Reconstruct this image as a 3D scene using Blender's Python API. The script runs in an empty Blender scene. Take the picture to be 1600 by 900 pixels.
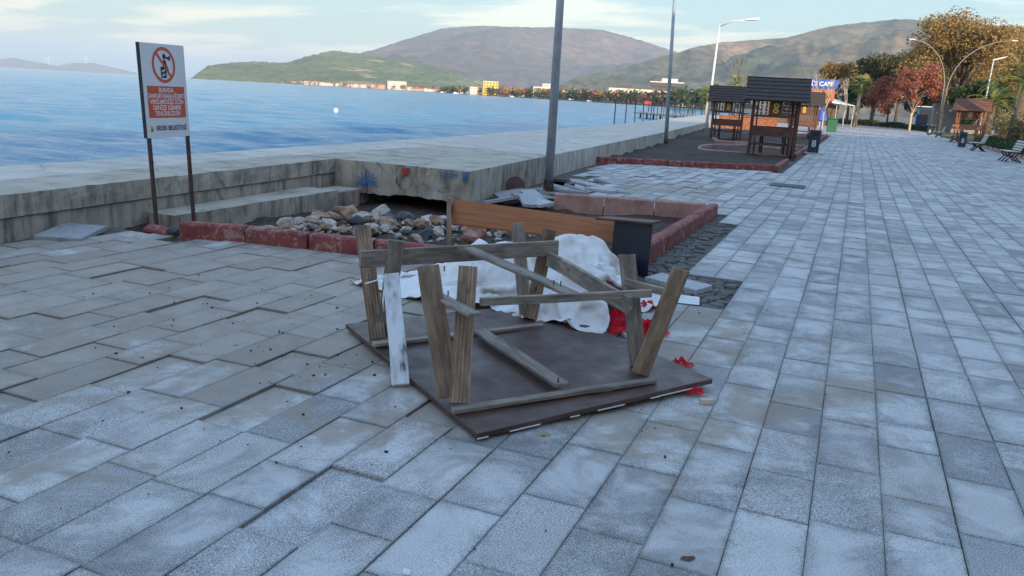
import bpy, bmesh, math, random
import numpy as np
from mathutils import Vector, Matrix, noise as mnoise
random.seed(7); np.random.seed(7)
PI = math.pi
sc = bpy.context.scene
COL = sc.collection
# ------------------------------------------------------------------ camera
H = 1.6
RIGHT = Vector((0.9190, 0.3900, 0.0530)); DOWN = Vector((0.1390, -0.1960, -0.9710)); FWD = Vector((-0.3680, 0.9000, -0.2340))
RIGHT.normalize(); FWD = (FWD - RIGHT * FWD.dot(RIGHT)).normalized(); UP = RIGHT.cross(FWD)
cd = bpy.data.cameras.new('camera'); cam = bpy.data.objects.new('camera', cd); COL.objects.link(cam)
cam.matrix_world = Matrix(((RIGHT.x, UP.x, -FWD.x, 0), (RIGHT.y, UP.y, -FWD.y, 0), (RIGHT.z, UP.z, -FWD.z, H), (0, 0, 0, 1)))
cd.sensor_width = 36; cd.lens = 36 * 1250 / 1600; cd.clip_start = 0.05; cd.clip_end = 90000
sc.camera = cam
# ------------------------------------------------------------------ sky and sun
SUN_AZ = math.radians(140)      # clockwise from +Y: behind the camera, to the right
SUN_EL = math.radians(11)
SKY_STRENGTH = 0.15
SUN_STRENGTH = 5.0
EXPOSURE = 0.96
sd = Vector((math.sin(SUN_AZ) * math.cos(SUN_EL), math.cos(SUN_AZ) * math.cos(SUN_EL), math.sin(SUN_EL)))
w = bpy.data.worlds.new('World'); sc.world = w; w.use_nodes = True
nt = w.node_tree; nt.nodes.clear()
def N(nt, t, **k):
    n = nt.nodes.new(t)
    for a, b in k.items():
        if a.startswith('i_'):
            key = a[2:]; key = int(key) if key.isdigit() else key.replace('_', ' ')
            n.inputs[key].default_value = b
        else: setattr(n, a, b)
    return n
def ramp(nt, stops, interp='LINEAR'):
    n = nt.nodes.new('ShaderNodeValToRGB'); e = n.color_ramp.elements; n.color_ramp.interpolation = interp
    while len(e) < len(stops): e.new(0.5)
    for s, (p, c) in zip(e, stops):
        s.position = p; s.color = (*c, 1) if not isinstance(c, (int, float)) else (c, c, c, 1)
    return n
def math_(nt, op, a, b=None, clamp=False):
    n = nt.nodes.new('ShaderNodeMath'); n.operation = op; n.use_clamp = clamp
    for i, v in enumerate((a, b)):
        if v is None: continue
        if isinstance(v, (int, float)): n.inputs[i].default_value = v
        else: nt.links.new(v, n.inputs[i])
    return n.outputs[0]
def mix(nt, fac, a, b, mode='MIX'):
    n = nt.nodes.new('ShaderNodeMix'); n.data_type = 'RGBA'; n.blend_type = mode
    for s, v in ((n.inputs[0], fac), (n.inputs[6], a), (n.inputs[7], b)):
        if isinstance(v, (int, float)): s.default_value = v
        elif isinstance(v, tuple): s.default_value = (*v, 1)
        else: nt.links.new(v, s)
    return n.outputs[2]
L = nt.links.new
sky = N(nt, 'ShaderNodeTexSky', sky_type='NISHITA', sun_disc=False, sun_elevation=SUN_EL, sun_rotation=SUN_AZ, altitude=0, air_density=1.0, dust_density=0.6, ozone_density=2.0)
bw = N(nt, 'ShaderNodeRGBToBW'); L(sky.outputs[0], bw.inputs[0])       # brightness of the whole dome flattened to light the shade more, hue kept
lf = math_(nt, 'MULTIPLY', math_(nt, 'POWER', bw.outputs[0], -0.93), 2.5)
vm = N(nt, 'ShaderNodeVectorMath', operation='SCALE'); L(sky.outputs[0], vm.inputs[0]); L(lf, vm.inputs['Scale']); skyc = mix(nt, 1.0, vm.outputs[0], (1.02, 1.01, 0.98), 'MULTIPLY')
tc = N(nt, 'ShaderNodeTexCoord'); sp = N(nt, 'ShaderNodeSeparateXYZ'); L(tc.outputs['Generated'], sp.inputs[0])
zz = math_(nt, 'ADD', math_(nt, 'MAXIMUM', sp.outputs[2], 0.0), 0.10)
cb = N(nt, 'ShaderNodeCombineXYZ'); L(math_(nt, 'DIVIDE', sp.outputs[0], zz), cb.inputs[0]); L(math_(nt, 'DIVIDE', sp.outputs[1], zz), cb.inputs[1])
mp = N(nt, 'ShaderNodeMapping'); mp.inputs['Location'].default_value = (3.4, 1.2, 0.0); mp.inputs['Rotation'].default_value = (0, 0, 0.5); mp.inputs['Scale'].default_value = (0.42, 0.9, 1); L(cb.outputs[0], mp.inputs[0])
n1 = N(nt, 'ShaderNodeTexNoise', i_Scale=1.25, i_Detail=8.0, i_Roughness=0.55, i_Distortion=0.3); L(mp.outputs[0], n1.inputs['Vector'])
cr = ramp(nt, [(0.48, 0.0), (0.57, 1.0)]); L(n1.outputs[0], cr.inputs[0])
cm = math_(nt, 'MULTIPLY', cr.outputs[0], 0.95)
ctint = mix(nt, 1.0, skyc, (1.95, 1.42, 1.18), 'MULTIPLY')
skc = mix(nt, cm, skyc, ctint)
bg = N(nt, 'ShaderNodeBackground', i_Strength=SKY_STRENGTH); L(skc, bg.inputs[0])
wo = N(nt, 'ShaderNodeOutputWorld'); L(bg.outputs[0], wo.inputs[0])
sl = bpy.data.lights.new('sun', 'SUN'); sl.energy = SUN_STRENGTH; sl.angle = math.radians(0.53); sl.color = (1.0, 0.80, 0.58)
so = bpy.data.objects.new('sun', sl); COL.objects.link(so); so.rotation_euler = (-sd).to_track_quat('-Z', 'Y').to_euler(); so.location = (30, -30, 40)
sc.view_settings.view_transform = 'Standard'; sc.view_settings.look = 'None'; sc.view_settings.exposure = EXPOSURE; sc.view_settings.gamma = 1; sc.view_settings.use_curve_mapping = False
sc.render.engine = 'CYCLES'; sc.cycles.use_denoising = True; sc.cycles.max_bounces = 6; sc.cycles.transparent_max_bounces = 12; sc.cycles.volume_bounces = 0
sc.cycles.sample_clamp_indirect = 6
# ------------------------------------------------------------------ helpers: place
def ray(px, py): return RIGHT * ((px - 800) / 1250) - UP * ((py - 450) / 1250) + FWD
def gp(px, py, z=0.0):
    r = ray(px, py); t = (z - H) / r.z; return Vector((r.x * t, r.y * t, z))
def hor(px): return 105 + 0.0544 * px
def col(px, d, z=0.0):          # a point d metres away in the direction of image column px
    r = ray(px, hor(px)); k = d / math.hypot(r.x, r.y); return Vector((r.x * k, r.y * k, z))
# ------------------------------------------------------------------ helpers: objects
def tag(o, label=None, cat=None, group=None, kind=None):
    for k, v in (('label', label), ('category', cat), ('group', group), ('kind', kind)):
        if v: o[k] = v
    return o
def empty(name, loc=(0, 0, 0), rz=0.0):
    o = bpy.data.objects.new(name, None); COL.objects.link(o); o.location = loc; o.rotation_euler = (0, 0, rz); o.empty_display_size = 0.2
    return o
def link(name, me, mat=None, parent=None):
    o = bpy.data.objects.new(name, me); COL.objects.link(o)
    if mat is not None and len(me.materials) == 0: me.materials.append(mat)
    if parent is not None: o.parent = parent
    return o
def copy_tree(o, parent=None):
    c = o.copy(); COL.objects.link(c)
    if parent is not None: c.parent = parent
    for ch in o.children: copy_tree(ch, c)
    return c
class MB:
    def __init__(s): s.v = []; s.f = []; s.c = []
    def add(s, vs, fs, c=None):
        b = len(s.v); s.v += [tuple(x) for x in vs]; s.f += [tuple(b + i for i in f) for f in fs]
        s.c += [c if c is not None else 0.5] * len(fs)
        return s
    def box(s, c, d, m=None, col=None):
        x, y, z = d[0] / 2, d[1] / 2, d[2] / 2
        vs = [Vector((a, b, e)) for e in (-z, z) for a, b in ((-x, -y), (x, -y), (x, y), (-x, y))]
        if m is not None: vs = [m @ q for q in vs]
        c = Vector(c); vs = [q + c for q in vs]
        return s.add(vs, [(3, 2, 1, 0), (4, 5, 6, 7), (0, 1, 5, 4), (1, 2, 6, 5), (2, 3, 7, 6), (3, 0, 4, 7)], col)
    def b2(s, x0, x1, y0, y1, z0, z1, col=None): return s.box(((x0 + x1) / 2, (y0 + y1) / 2, (z0 + z1) / 2), (x1 - x0, y1 - y0, z1 - z0), None, col)
    def prism(s, poly, z0, z1, col=None):
        n = len(poly); vs = [(p[0], p[1], z0) for p in poly] + [(p[0], p[1], z1) for p in poly]
        return s.add(vs, [tuple(range(n - 1, -1, -1)), tuple(range(n, 2 * n))] + [(i, (i + 1) % n, n + (i + 1) % n, n + i) for i in range(n)], col)
    def bar(s, a, b, w, t, up=(0, 0, 1), col=None):      # rectangular bar from a to b; w across, t along 'up'
        a = Vector(a); b = Vector(b); d = (b - a); l = d.length; x = d / l; u = Vector(up); y = u.cross(x)
        if y.length < 1e-4: y = Vector((0, 1, 0)).cross(x)
        y.normalize(); z = x.cross(y)
        m = Matrix((x, y, z)).transposed()
        return s.box((a + b) / 2, (l, w, t), m, col)
    def tube(s, pts, r, n=8, cap=True, col=None):
        pts = [Vector(p) for p in pts]; rs = r if isinstance(r, (list, tuple)) else [r] * len(pts)
        vs = []; fs = []; pu = None
        for i, p in enumerate(pts):
            d = (pts[min(i + 1, len(pts) - 1)] - pts[max(i - 1, 0)]).normalized()
            u = pu if pu is not None else (Vector((1, 0, 0)) if abs(d.x) < 0.8 else Vector((0, 1, 0)))
            u = (u - d * u.dot(d)).normalized(); pu = u; v = d.cross(u)
            for k in range(n):
                a = 2 * PI * k / n; vs.append(p + (u * math.cos(a) + v * math.sin(a)) * rs[i])
        for i in range(len(pts) - 1):
            for k in range(n): fs.append((i * n + k, i * n + (k + 1) % n, (i + 1) * n + (k + 1) % n, (i + 1) * n + k))
        if cap:
            fs.append(tuple(range(n - 1, -1, -1))); fs.append(tuple(range((len(pts) - 1) * n, len(pts) * n)))
        return s.add(vs, fs, col)
    def lathe(s, prof, n=16, c=(0, 0, 0), col=None):
        vs = []; fs = []
        for r, z in prof:
            for k in range(n):
                a = 2 * PI * k / n; vs.append((c[0] + r * math.cos(a), c[1] + r * math.sin(a), c[2] + z))
        for i in range(len(prof) - 1):
            for k in range(n): fs.append((i * n + k, i * n + (k + 1) % n, (i + 1) * n + (k + 1) % n, (i + 1) * n + k))
        fs.append(tuple(range(n - 1, -1, -1))); fs.append(tuple(range((len(prof) - 1) * n, len(prof) * n)))
        return s.add(vs, fs, col)
    def mesh(s, name='mesh', smooth=False, attr=False, bevel=0, seg=1):
        me = bpy.data.meshes.new(name); me.from_pydata(s.v, [], s.f)
        if attr:
            a = me.attributes.new('tone', 'FLOAT', 'FACE'); a.data.foreach_set('value', np.array(s.c, dtype=np.float32))
        me.validate()
        if bevel:
            bm = bmesh.new(); bm.from_mesh(me); bmesh.ops.bevel(bm, geom=bm.edges[:], offset=bevel, segments=seg, affect='EDGES', clamp_overlap=True); bm.to_mesh(me); bm.free()
        if smooth: me.polygons.foreach_set('use_smooth', [True] * len(me.polygons))
        me.update(); return me
    def build(s, name, mat, parent=None, smooth=False, attr=False, bevel=0, seg=1):
        return link(name, s.mesh(name, smooth, attr, bevel, seg), mat, parent)
# ------------------------------------------------------------------ helpers: materials
def new_mat(name):
    m = bpy.data.materials.new(name); m.use_nodes = True; nt = m.node_tree; nt.nodes.clear()
    p = nt.nodes.new('ShaderNodeBsdfPrincipled'); o = nt.nodes.new('ShaderNodeOutputMaterial'); nt.links.new(p.outputs[0], o.inputs[0])
    return m, nt, p
def tex(nt, coord='Object', scale=(1, 1, 1), rnd=False):
    t = nt.nodes.new('ShaderNodeTexCoord'); v = t.outputs[coord]
    if coord == 'Position': pass
    if rnd:
        oi = nt.nodes.new('ShaderNodeObjectInfo'); a = nt.nodes.new('ShaderNodeVectorMath'); a.operation = 'ADD'
        nt.links.new(v, a.inputs[0]); s = math_(nt, 'MULTIPLY', oi.outputs['Random'], 37.0); nt.links.new(s, a.inputs[1]); v = a.outputs[0]
    m = nt.nodes.new('ShaderNodeMapping'); m.inputs['Scale'].default_value = scale; nt.links.new(v, m.inputs[0]); return m.outputs[0]
def wpos(nt, scale=(1, 1, 1)):
    g = nt.nodes.new('ShaderNodeNewGeometry'); m = nt.nodes.new('ShaderNodeMapping'); m.inputs['Scale'].default_value = scale; nt.links.new(g.outputs['Position'], m.inputs[0]); return m.outputs[0]
def noise(nt, vec, scale, detail=4, rough=0.55, dist=0.0):
    n = N(nt, 'ShaderNodeTexNoise', i_Scale=scale, i_Detail=detail, i_Roughness=rough, i_Distortion=dist); nt.links.new(vec, n.inputs['Vector']); return n.outputs[0]
def bump(nt, p, h, strength=0.3, dist=0.01):
    b = N(nt, 'ShaderNodeBump', i_Strength=strength, i_Distance=dist); nt.links.new(h, b.inputs['Height']); nt.links.new(b.outputs[0], p.inputs['Normal'])
def simple(name, c, rough=0.6, var=0.25, scale=6.0, metal=0.0, bmp=0.15, c2=None, world=False, rnd=False):
    m, nt, p = new_mat(name); v = wpos(nt) if world else tex(nt, 'Object', rnd=rnd)
    n = noise(nt, v, scale, 6, 0.6)
    c2 = c2 or tuple(x * (1 - var) for x in c); hi = tuple(min(1, x * (1 + var * 0.6)) for x in c)
    r = ramp(nt, [(0.3, c2), (0.5, c), (0.72, hi)]); nt.links.new(n, r.inputs[0]); out = r.outputs[0]
    if rnd:
        oi = nt.nodes.new('ShaderNodeObjectInfo'); hs = nt.nodes.new('ShaderNodeHueSaturation'); nt.links.new(out, hs.inputs['Color'])
        nt.links.new(math_(nt, 'ADD', math_(nt, 'MULTIPLY', oi.outputs['Random'], 0.5), 0.75), hs.inputs['Value']); out = hs.outputs[0]
    nt.links.new(out, p.inputs['Base Color']); p.inputs['Roughness'].default_value = rough; p.inputs['Metallic'].default_value = metal
    if bmp: bump(nt, p, noise(nt, v, scale * 6, 5, 0.6), bmp, 0.01)
    return m
M = {}
# granite paving: tone attribute + slab-local UV
def paving_mat():
    m, nt, p = new_mat('granite_paving'); l = nt.links.new
    wp = wpos(nt)
    at = N(nt, 'ShaderNodeAttribute', attribute_name='tone')
    uv = N(nt, 'ShaderNodeUVMap', uv_map='slab'); s = N(nt, 'ShaderNodeSeparateXYZ'); l(uv.outputs[0], s.inputs[0])
    eu = math_(nt, 'ABSOLUTE', s.outputs[0]); ev = math_(nt, 'ABSOLUTE', s.outputs[1]); e = math_(nt, 'MAXIMUM', eu, ev)
    r1 = math_(nt, 'FRACT', math_(nt, 'MULTIPLY', at.outputs['Fac'], 13.73)); r2 = math_(nt, 'FRACT', math_(nt, 'MULTIPLY', at.outputs['Fac'], 71.31))
    sp_ = noise(nt, wp, 210, 3, 0.75)
    spc = ramp(nt, [(0.36, (0.07, 0.07, 0.07)), (0.46, (0.33, 0.327, 0.32)), (0.55, (0.49, 0.485, 0.47)), (0.64, (0.86, 0.85, 0.82))]); l(sp_, spc.inputs[0])
    tint = ramp(nt, [(0.0, (0.60, 0.605, 0.61)), (0.2, (0.71, 0.71, 0.715)), (0.6, (0.82, 0.82, 0.82)), (1.0, (0.98, 0.965, 0.935))]); l(at.outputs['Fac'], tint.inputs[0])
    c = mix(nt, 1.0, spc.outputs[0], tint.outputs[0], 'MULTIPLY')
    # pale dried bloom in the middle of many slabs, damp dark rim
    nl = noise(nt, wp, 5.0, 5, 0.6, 0.6)
    b = math_(nt, 'SUBTRACT', math_(nt, 'ADD', math_(nt, 'MULTIPLY', nl, 1.7), math_(nt, 'MULTIPLY', r1, 0.75)), math_(nt, 'ADD', math_(nt, 'MULTIPLY', math_(nt, 'POWER', e, 3.0), 0.55), 0.88))
    bl = ramp(nt, [(0.02, 0.0), (0.45, 1.0)]); l(b, bl.inputs[0])
    c = mix(nt, math_(nt, 'MULTIPLY', bl.outputs[0], 0.66), c, mix(nt, 0.5, (0.78, 0.77, 0.75), spc.outputs[0], 'MULTIPLY'))
    dk = ramp(nt, [(0.49, 0.0), (0.62, 1.0)]); l(noise(nt, wp, 2.0, 6, 0.66, 0.9), dk.inputs[0])
    c = mix(nt, math_(nt, 'MULTIPLY', dk.outputs[0], 0.75), c, (0.52, 0.52, 0.53), 'MULTIPLY')
    df = ramp(nt, [(0.46, 0.0), (0.62, 1.0)]); l(noise(nt, wp, 0.75, 7, 0.68, 0.6), df.inputs[0])
    c = mix(nt, math_(nt, 'MULTIPLY', df.outputs[0], 0.45), c, (0.74, 0.70, 0.64), 'MULTIPLY')
    # small dark gum spots
    vo = N(nt, 'ShaderNodeTexVoronoi', i_Scale=3.2); l(wp, vo.inputs['Vector'])
    gs = ramp(nt, [(0.045, 1.0), (0.075, 0.0)]); l(math_(nt, 'ADD', vo.outputs['Distance'], math_(nt, 'MULTIPLY', noise(nt, wp, 9, 2), 0.07)), gs.inputs[0])
    c = mix(nt, math_(nt, 'MULTIPLY', gs.outputs[0], 0.5), c, (0.10, 0.105, 0.11))
    # silt left by the flood on the seaward side
    sx = N(nt, 'ShaderNodeSeparateXYZ'); l(wp, sx.inputs[0])
    d1 = N(nt, 'ShaderNodeVectorMath', operation='DISTANCE'); l(wpos(nt, (0.42, 0.8, 1)), d1.inputs[0]); d1.inputs[1].default_value = (-1.75, 3.75, 0)
    mm = math_(nt, 'SUBTRACT', math_(nt, 'ADD', noise(nt, wp, 1.6, 7, 0.66, 0.5), 0.33), math_(nt, 'MULTIPLY', d1.outputs['Value'], 0.22))
    mr = ramp(nt, [(0.44, 0.0), (0.53, 1.0)]); l(mm, mr.inputs[0])
    c = mix(nt, math_(nt, 'MULTIPLY', mr.outputs[0], 0.68), c, mix(nt, noise(nt, wp, 7, 6, 0.7), (0.13, 0.095, 0.065), (0.36, 0.29, 0.215)))
    # second silt patch by the far slabs
    d2 = N(nt, 'ShaderNodeVectorMath', operation='DISTANCE'); l(wpos(nt, (0.5, 0.35, 1)), d2.inputs[0]); d2.inputs[1].default_value = (-1.6, 5.4, 0)
    m2 = math_(nt, 'SUBTRACT', math_(nt, 'ADD', noise(nt, wp, 1.1, 6, 0.6, 0.5), 0.2), math_(nt, 'MULTIPLY', d2.outputs['Value'], 0.35))
    m2r = ramp(nt, [(0.46, 0.0), (0.58, 1.0)]); l(m2, m2r.inputs[0])
    c = mix(nt, math_(nt, 'MULTIPLY', m2r.outputs[0], 0.55), c, (0.23, 0.18, 0.13))
    # grime in the last centimetre beside the joint
    rim = ramp(nt, [(0.93, 0.0), (1.0, 1.0)]); l(math_(nt, 'ADD', e, math_(nt, 'MULTIPLY', math_(nt, 'SUBTRACT', noise(nt, wp, 22, 3), 0.5), 0.12)), rim.inputs[0])
    c = mix(nt, math_(nt, 'MULTIPLY', rim.outputs[0], 0.4), c, (0.35, 0.34, 0.33), 'MULTIPLY')
    l(c, p.inputs['Base Color'])
    ro = math_(nt, 'SUBTRACT', 0.78, math_(nt, 'MULTIPLY', dk.outputs[0], 0.18)); l(ro, p.inputs['Roughness'])
    bump(nt, p, sp_, 0.35, 0.004)
    return m
M['paving'] = paving_mat()
def soil_mat():
    m, nt, p = new_mat('dark_soil'); v = wpos(nt)
    r = ramp(nt, [(0.3, (0.024, 0.015, 0.010)), (0.55, (0.058, 0.036, 0.025)), (0.75, (0.13, 0.092, 0.07))]); nt.links.new(noise(nt, v, 14, 8, 0.7), r.inputs[0])
    nt.links.new(r.outputs[0], p.inputs['Base Color']); p.inputs['Roughness'].default_value = 0.95; bump(nt, p, noise(nt, v, 30, 6, 0.7), 0.8, 0.03); return m
M['soil'] = soil_mat()
M['sand'] = simple('joint_sand', (0.085, 0.078, 0.07), 0.95, 0.4, 20, world=True)
M['ground'] = simple('ground_earth', (0.13, 0.12, 0.10), 0.95, 0.35, 0.3, world=True)
def concrete_mat(name, base, dark, streak=0.85):
    m, nt, p = new_mat(name); v = wpos(nt); l = nt.links.new
    r = ramp(nt, [(0.28, dark), (0.5, base), (0.75, tuple(min(1, x * 1.25) for x in base))]); l(noise(nt, v, 2.2, 8, 0.65, 0.4), r.inputs[0])
    st = ramp(nt, [(0.47, 0.0), (0.66, 1.0)]); l(noise(nt, wpos(nt, (5, 5, 0.8)), 1.3, 8, 0.7), st.inputs[0])
    g = nt.nodes.new('ShaderNodeNewGeometry'); gx = N(nt, 'ShaderNodeSeparateXYZ'); l(g.outputs['Normal'], gx.inputs[0])
    vert = math_(nt, 'SUBTRACT', 1.0, math_(nt, 'ABSOLUTE', gx.outputs[2]), True)
    c = mix(nt, math_(nt, 'MULTIPLY', math_(nt, 'MULTIPLY', st.outputs[0], vert), streak), r.outputs[0], (0.06, 0.058, 0.052))
    pt = ramp(nt, [(0.52, 0.0), (0.60, 1.0)]); l(noise(nt, v, 0.55, 5, 0.6, 1.0), pt.inputs[0])
    c = mix(nt, math_(nt, 'MULTIPLY', pt.outputs[0], 0.25), c, tuple(min(1, x * 1.5) for x in base))
    sp2 = ramp(nt, [(0.36, 0.0), (0.30, 1.0)]); l(noise(nt, v, 40, 3, 0.7), sp2.inputs[0])
    l(c, p.inputs['Base Color']); p.inputs['Roughness'].default_value = 0.88
    ck = N(nt, 'ShaderNodeTexVoronoi', feature='DISTANCE_TO_EDGE', i_Scale=0.55); l(wpos(nt, (1, 1, 0.6)), ck.inputs['Vector'])
    ckr = ramp(nt, [(0.0, 1.0), (0.012, 0.0)]); l(math_(nt, 'ADD', ck.outputs['Distance'], math_(nt, 'MULTIPLY', math_(nt, 'SUBTRACT', noise(nt, v, 6, 5, 0.7), 0.42), 0.06)), ckr.inputs[0])
    c2_ = mix(nt, math_(nt, 'MULTIPLY', ckr.outputs[0], 0.6), c, (0.05, 0.045, 0.04)); l(c2_, p.inputs['Base Color'])
    bump(nt, p, noise(nt, v, 28, 7, 0.7), 0.8, 0.015); return m
M['concrete'] = concrete_mat('weathered_concrete', (0.38, 0.335, 0.27), (0.17, 0.148, 0.118))
M['deck'] = concrete_mat('deck_concrete', (0.47, 0.43, 0.37), (0.33, 0.30, 0.255), 0.7)
def kerb_mat(name, c, worn):
    m, nt, p = new_mat(name); v = wpos(nt); l = nt.links.new
    r = ramp(nt, [(0.3, tuple(x * 0.6 for x in c)), (0.5, c), (0.7, tuple(min(1, x * 1.25) for x in c))]); l(noise(nt, v, 5, 7, 0.65), r.inputs[0])
    wr = ramp(nt, [(0.53, 0.0), (0.59, 1.0)]); l(noise(nt, v, 9, 8, 0.72, 0.5), wr.inputs[0])
    cc = mix(nt, math_(nt, 'MULTIPLY', wr.outputs[0], worn), r.outputs[0], (0.40, 0.30, 0.26))
    l(cc, p.inputs['Base Color']); p.inputs['Roughness'].default_value = 0.8; bump(nt, p, noise(nt, v, 45, 6, 0.7), 0.5, 0.008); return m
M['kerb'] = kerb_mat('red_painted_kerb', (0.20, 0.045, 0.040), 0.5)
M['kerb_pink'] = kerb_mat('faded_pink_kerb', (0.36, 0.20, 0.165), 0.5)
def wood_mat(name, stops, rough=0.8):
    m, nt, p = new_mat(name); l = nt.links.new
    v = tex(nt, 'Object', (1.3, 16, 16), True); g = noise(nt, v, 3.0, 8, 0.65, 0.7)
    r = ramp(nt, stops); l(g, r.inputs[0])
    b = ramp(nt, [(0.42, 1.0), (0.62, 0.55)]); l(noise(nt, tex(nt, 'Object', (1.5, 4, 4), True), 2.4, 5, 0.6), b.inputs[0])
    c = mix(nt, 1.0, r.outputs[0], b.outputs[0], 'MULTIPLY')
    oi = nt.nodes.new('ShaderNodeObjectInfo'); hs = nt.nodes.new('ShaderNodeHueSaturation'); l(c, hs.inputs['Color']); l(math_(nt, 'ADD', math_(nt, 'MULTIPLY', oi.outputs['Random'], 0.5), 0.8), hs.inputs['Value'])
    kn = N(nt, 'ShaderNodeTexVoronoi', i_Scale=1.0); l(tex(nt, 'Object', (5, 11, 11), True), kn.inputs['Vector'])
    kr = ramp(nt, [(0.07, 1.0), (0.16, 0.0)]); l(kn.outputs['Distance'], kr.inputs[0])
    c = mix(nt, math_(nt, 'MULTIPLY', kr.outputs[0], 0.75), hs.outputs[0], (0.05, 0.03, 0.02))
    l(c, p.inputs['Base Color']); p.inputs['Roughness'].default_value = rough; bump(nt, p, g, 0.5, 0.006); return m
M['wood_grey'] = wood_mat('weathered_grey_wood', [(0.25, (0.11, 0.09, 0.072)), (0.5, (0.23, 0.19, 0.15)), (0.75, (0.37, 0.33, 0.28))])
M['wood_tan'] = wood_mat('weathered_tan_wood', [(0.25, (0.12, 0.08, 0.052)), (0.5, (0.23, 0.155, 0.098)), (0.75, (0.34, 0.25, 0.17))])
M['wood_brown'] = wood_mat('brown_stained_wood', [(0.3, (0.050, 0.018, 0.011)), (0.5, (0.10, 0.036, 0.022)), (0.7, (0.16, 0.062, 0.038))], 0.6)
M['wood_orange'] = wood_mat('orange_stained_sunlit_wood', [(0.3, (0.16, 0.055, 0.025)), (0.5, (0.30, 0.115, 0.05)), (0.7, (0.40, 0.17, 0.08))], 0.6)
def white_plank_mat():
    m, nt, p = new_mat('flaking_white_wood'); l = nt.links.new
    n = noise(nt, tex(nt, 'Object', (1.6, 5, 5), True), 3.0, 6, 0.6); r = ramp(nt, [(0.44, (0.55, 0.56, 0.57)), (0.58, (0.40, 0.39, 0.38)), (0.66, (0.07, 0.06, 0.055))]); l(n, r.inputs[0])
    l(r.outputs[0], p.inputs['Base Color']); p.inputs['Roughness'].default_value = 0.7; return m
M['wood_white'] = white_plank_mat()
def board_mat():
    m, nt, p = new_mat('brown_film_board'); l = nt.links.new; v = tex(nt, 'Object')
    r = ramp(nt, [(0.3, (0.040, 0.020, 0.016)), (0.5, (0.068, 0.035, 0.028)), (0.7, (0.11, 0.065, 0.052))]); l(noise(nt, v, 2.6, 7, 0.65, 0.6), r.inputs[0])
    sc_ = ramp(nt, [(0.66, 0.0), (0.72, 1.0)]); l(noise(nt, tex(nt, 'Object', (3, 14, 1)), 3.0, 6, 0.7, 0.4), sc_.inputs[0])
    c = mix(nt, math_(nt, 'MULTIPLY', sc_.outputs[0], 0.4), r.outputs[0], (0.22, 0.18, 0.15))
    l(c, p.inputs['Base Color']); ro = ramp(nt, [(0.35, 0.38), (0.65, 0.62)]); l(noise(nt, v, 6, 5), ro.inputs[0]); l(ro.outputs[0], p.inputs['Roughness'])
    return m
M['board'] = board_mat()
M['white_raw'] = simple('chipped_edge', (0.62, 0.60, 0.55), 0.8, 0.2, 30)
M['navy'] = simple('navy_laminate', (0.010, 0.014, 0.030), 0.45, 0.3, 4)
def laminate():
    m, nt, p = new_mat('orange_laminate'); l = nt.links.new
    r = ramp(nt, [(0.3, (0.33, 0.125, 0.058)), (0.5, (0.42, 0.17, 0.082)), (0.75, (0.49, 0.215, 0.11))]); l(noise(nt, tex(nt, 'Object', (0.7, 12, 12)), 2.2, 6, 0.6, 0.5), r.inputs[0])
    dr = ramp(nt, [(0.55, 0.0), (0.75, 1.0)]); l(noise(nt, tex(nt, 'Object'), 3.0, 6, 0.65), dr.inputs[0])
    l(mix(nt, math_(nt, 'MULTIPLY', dr.outputs[0], 0.4), r.outputs[0], (0.22, 0.12, 0.08)), p.inputs['Base Color']); p.inputs['Roughness'].default_value = 0.5; return m
M['laminate'] = laminate()
M['steel'] = simple('galvanised_steel', (0.34, 0.37, 0.40), 0.5, 0.22, 5, 0.35, 0.05)
M['lamp_white'] = simple('white_painted_sunlit_steel', (0.62, 0.61, 0.58), 0.5, 0.12, 5)
M['rust'] = simple('rusty_steel', (0.075, 0.042, 0.034), 0.85, 0.5, 14)
M['dark_steel'] = simple('dark_steel', (0.025, 0.027, 0.03), 0.6, 0.3, 8)
M['sign_white'] = simple('sign_white', (0.70, 0.70, 0.70), 0.45, 0.05, 3, bmp=0)
M['sign_red'] = simple('sign_red', (0.60, 0.085, 0.040), 0.5, 0.08, 3, bmp=0)
M['sign_black'] = simple('sign_black', (0.012, 0.014, 0.025), 0.5, 0.1, 3, bmp=0)
M['sign_navy'] = simple('sign_navy', (0.02, 0.05, 0.17), 0.5, 0.1, 3, bmp=0)
M['sign_text'] = simple('sign_text_white', (0.78, 0.76, 0.74), 0.5, 0.03, 3, bmp=0)
M['yellow'] = simple('emblem_yellow', (0.62, 0.42, 0.03), 0.5, 0.15, 6, bmp=0)
M['shingle'] = simple('roof_shingle_black', (0.050, 0.036, 0.032), 0.85, 0.4, 9)
M['shingle_brown'] = simple('roof_shingle_brown', (0.17, 0.075, 0.045), 0.85, 0.35, 9)
M['bin'] = simple('dark_blue_bin', (0.012, 0.028, 0.045), 0.45, 0.3, 6)
M['bench_slat'] = simple('pale_bench_slat', (0.42, 0.40, 0.37), 0.7, 0.2, 12)
M['iron'] = simple('black_cast_iron', (0.012, 0.012, 0.013), 0.55, 0.3, 12)
M['paint_blue'] = simple('blue_spray', (0.02, 0.16, 0.42), 0.7, 0.4, 18)
M['paint_red'] = simple('red_spray', (0.36, 0.03, 0.025), 0.7, 0.4, 18)
M['paint_white'] = simple('white_spray', (0.62, 0.60, 0.56), 0.8, 0.3, 18)
M['paint_dark'] = simple('dark_spray', (0.03, 0.03, 0.06), 0.8, 0.3, 18)
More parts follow.
